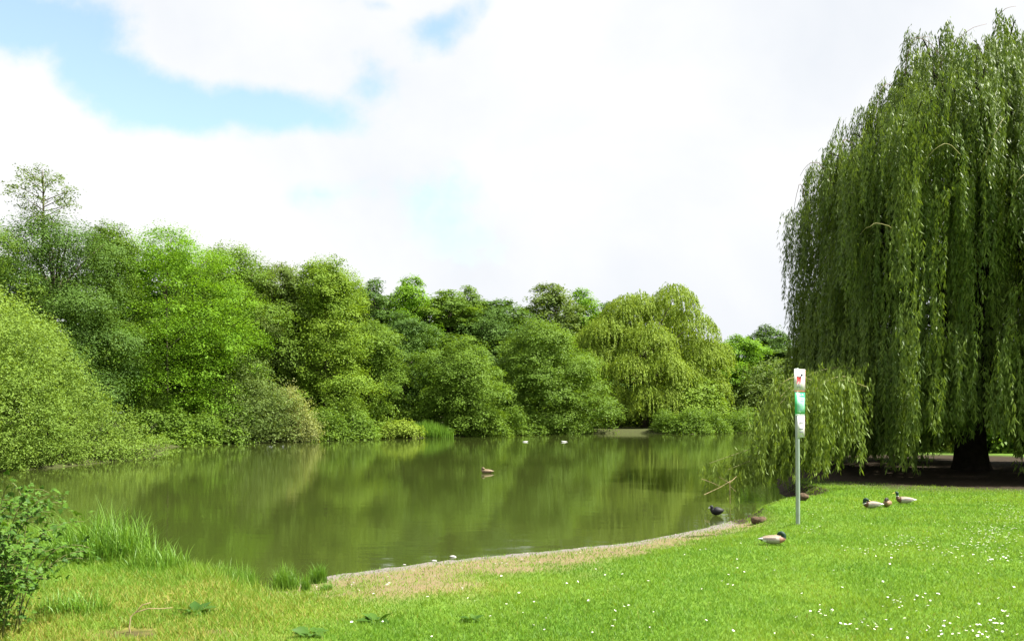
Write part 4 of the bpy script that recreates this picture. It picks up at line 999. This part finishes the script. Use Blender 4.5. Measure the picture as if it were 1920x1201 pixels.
tc = N.new('ShaderNodeTexCoord'); sep = N.new('ShaderNodeSeparateXYZ'); Lk.new(tc.outputs['Generated'], sep.inputs[0])
def M(op, a, b=None, c=None, clamp=False):
    n = N.new('ShaderNodeMath'); n.operation = op; n.use_clamp = clamp
    for i, v in enumerate((a, b, c)):
        if v is None: continue
        if isinstance(v, (int, float)): n.inputs[i].default_value = v
        else: Lk.new(v, n.inputs[i])
    return n.outputs[0]
yy = M('MAXIMUM', sep.outputs[1], .06)
uu = M('DIVIDE', sep.outputs[0], yy); vv = M('DIVIDE', sep.outputs[2], yy)
cmb = N.new('ShaderNodeCombineXYZ'); Lk.new(uu, cmb.inputs[0]); Lk.new(vv, cmb.inputs[1])
def snoise(vec, s, det=7, rough=.55, dist=0.0):
    n = N.new('ShaderNodeTexNoise'); n.inputs['Scale'].default_value = s; n.inputs['Detail'].default_value = det; n.inputs['Roughness'].default_value = rough; n.inputs['Distortion'].default_value = dist; Lk.new(vec, n.inputs['Vector']); return n.outputs[0]
nz = snoise(cmb.outputs[0], 9, 8, .56); nb = snoise(cmb.outputs[0], 3.2, 5, .55)
# openings in the cloud deck: centre and half axes as tangents of direction, tilt, strength
gaps = [(60, 40, 150, 75, -10, 1.0), (190, 140, 120, 70, -30, 1.0), (330, 195, 150, 55, -12, 1.0), (490, 205, 170, 46, -6, 1.0), (150, 70, 100, 80, 0, .9), (825, 50, 85, 42, 28, .72), (705, 8, 60, 18, -10, .35), (850, 420, 75, 90, 0, .42), (600, 365, 80, 28, 0, .33), (690, 150, 40, 40, 0, .12), (870, 480, 50, 30, 0, .3)]
best = None
for (u, v, ru, rv, rot, st) in gaps:
    mp = N.new('ShaderNodeMapping'); mp.vector_type = 'TEXTURE'; mp.inputs['Location'].default_value = ((u - 960) / F, (HV - v) / F, 0); mp.inputs['Rotation'].default_value = (0, 0, R(rot)); mp.inputs['Scale'].default_value = (ru / F, rv / F, 1)
    Lk.new(cmb.outputs[0], mp.inputs[0]); ln = N.new('ShaderNodeVectorMath'); ln.operation = 'LENGTH'; Lk.new(mp.outputs[0], ln.inputs[0])
    g_ = M('MULTIPLY', M('SUBTRACT', 1.25, ln.outputs['Value']), st)
    best = g_ if best is None else M('MAXIMUM', best, g_)
best = M('MAXIMUM', best, -1.0)
val = M('ADD', best, M('MULTIPLY', M('SUBTRACT', nz, .5), 2.0))
mr = N.new('ShaderNodeMapRange'); mr.interpolation_type = 'SMOOTHSTEP'; mr.inputs[1].default_value = -.05; mr.inputs[2].default_value = .70; mr.inputs[3].default_value = 0; mr.inputs[4].default_value = .86
Lk.new(val, mr.inputs[0])
# cloud tone
nc = M('ADD', M('MULTIPLY', snoise(cmb.outputs[0], 2.4, 6, .5, .4), .72), M('MULTIPLY', nb, .28))
cr = N.new('ShaderNodeValToRGB'); cr.color_ramp.elements[0].position = .36; cr.color_ramp.elements[0].color = (.81, .845, .90, 1); cr.color_ramp.elements[1].position = .60; cr.color_ramp.elements[1].color = (1, 1, 1, 1); Lk.new(nc, cr.inputs[0])
b2 = N.new('ShaderNodeBackground'); b2.inputs[1].default_value = .345; Lk.new(cr.outputs[0], b2.inputs[0])
mx = N.new('ShaderNodeMixShader'); Lk.new(mr.outputs[0], mx.inputs[0]); Lk.new(b2.outputs[0], mx.inputs[1]); Lk.new(b1.outputs[0], mx.inputs[2]); Lk.new(mx.outputs[0], out.inputs[0])

cam = bpy.data.cameras.new('camera'); cam.sensor_width = 36; cam.lens = 36 * F / 1920; cam.shift_y = (HV - 600.5) / 1920; cam.clip_end = 4000; cam.clip_start = .1
co_ = bpy.data.objects.new('camera', cam); COL.objects.link(co_); co_.location = (0, 0, CZ); co_.rotation_euler = (R(90), 0, 0); scene.camera = co_
scene.view_settings.view_transform = 'Standard'; scene.view_settings.look = 'None'; scene.view_settings.gamma = 1; scene.view_settings.exposure = 1.64
cy = scene.cycles; cy.max_bounces = 6; cy.diffuse_bounces = 3; cy.glossy_bounces = 3; cy.transmission_bounces = 3; cy.transparent_max_bounces = 4
cy.use_denoising = True; cy.sample_clamp_indirect = 6
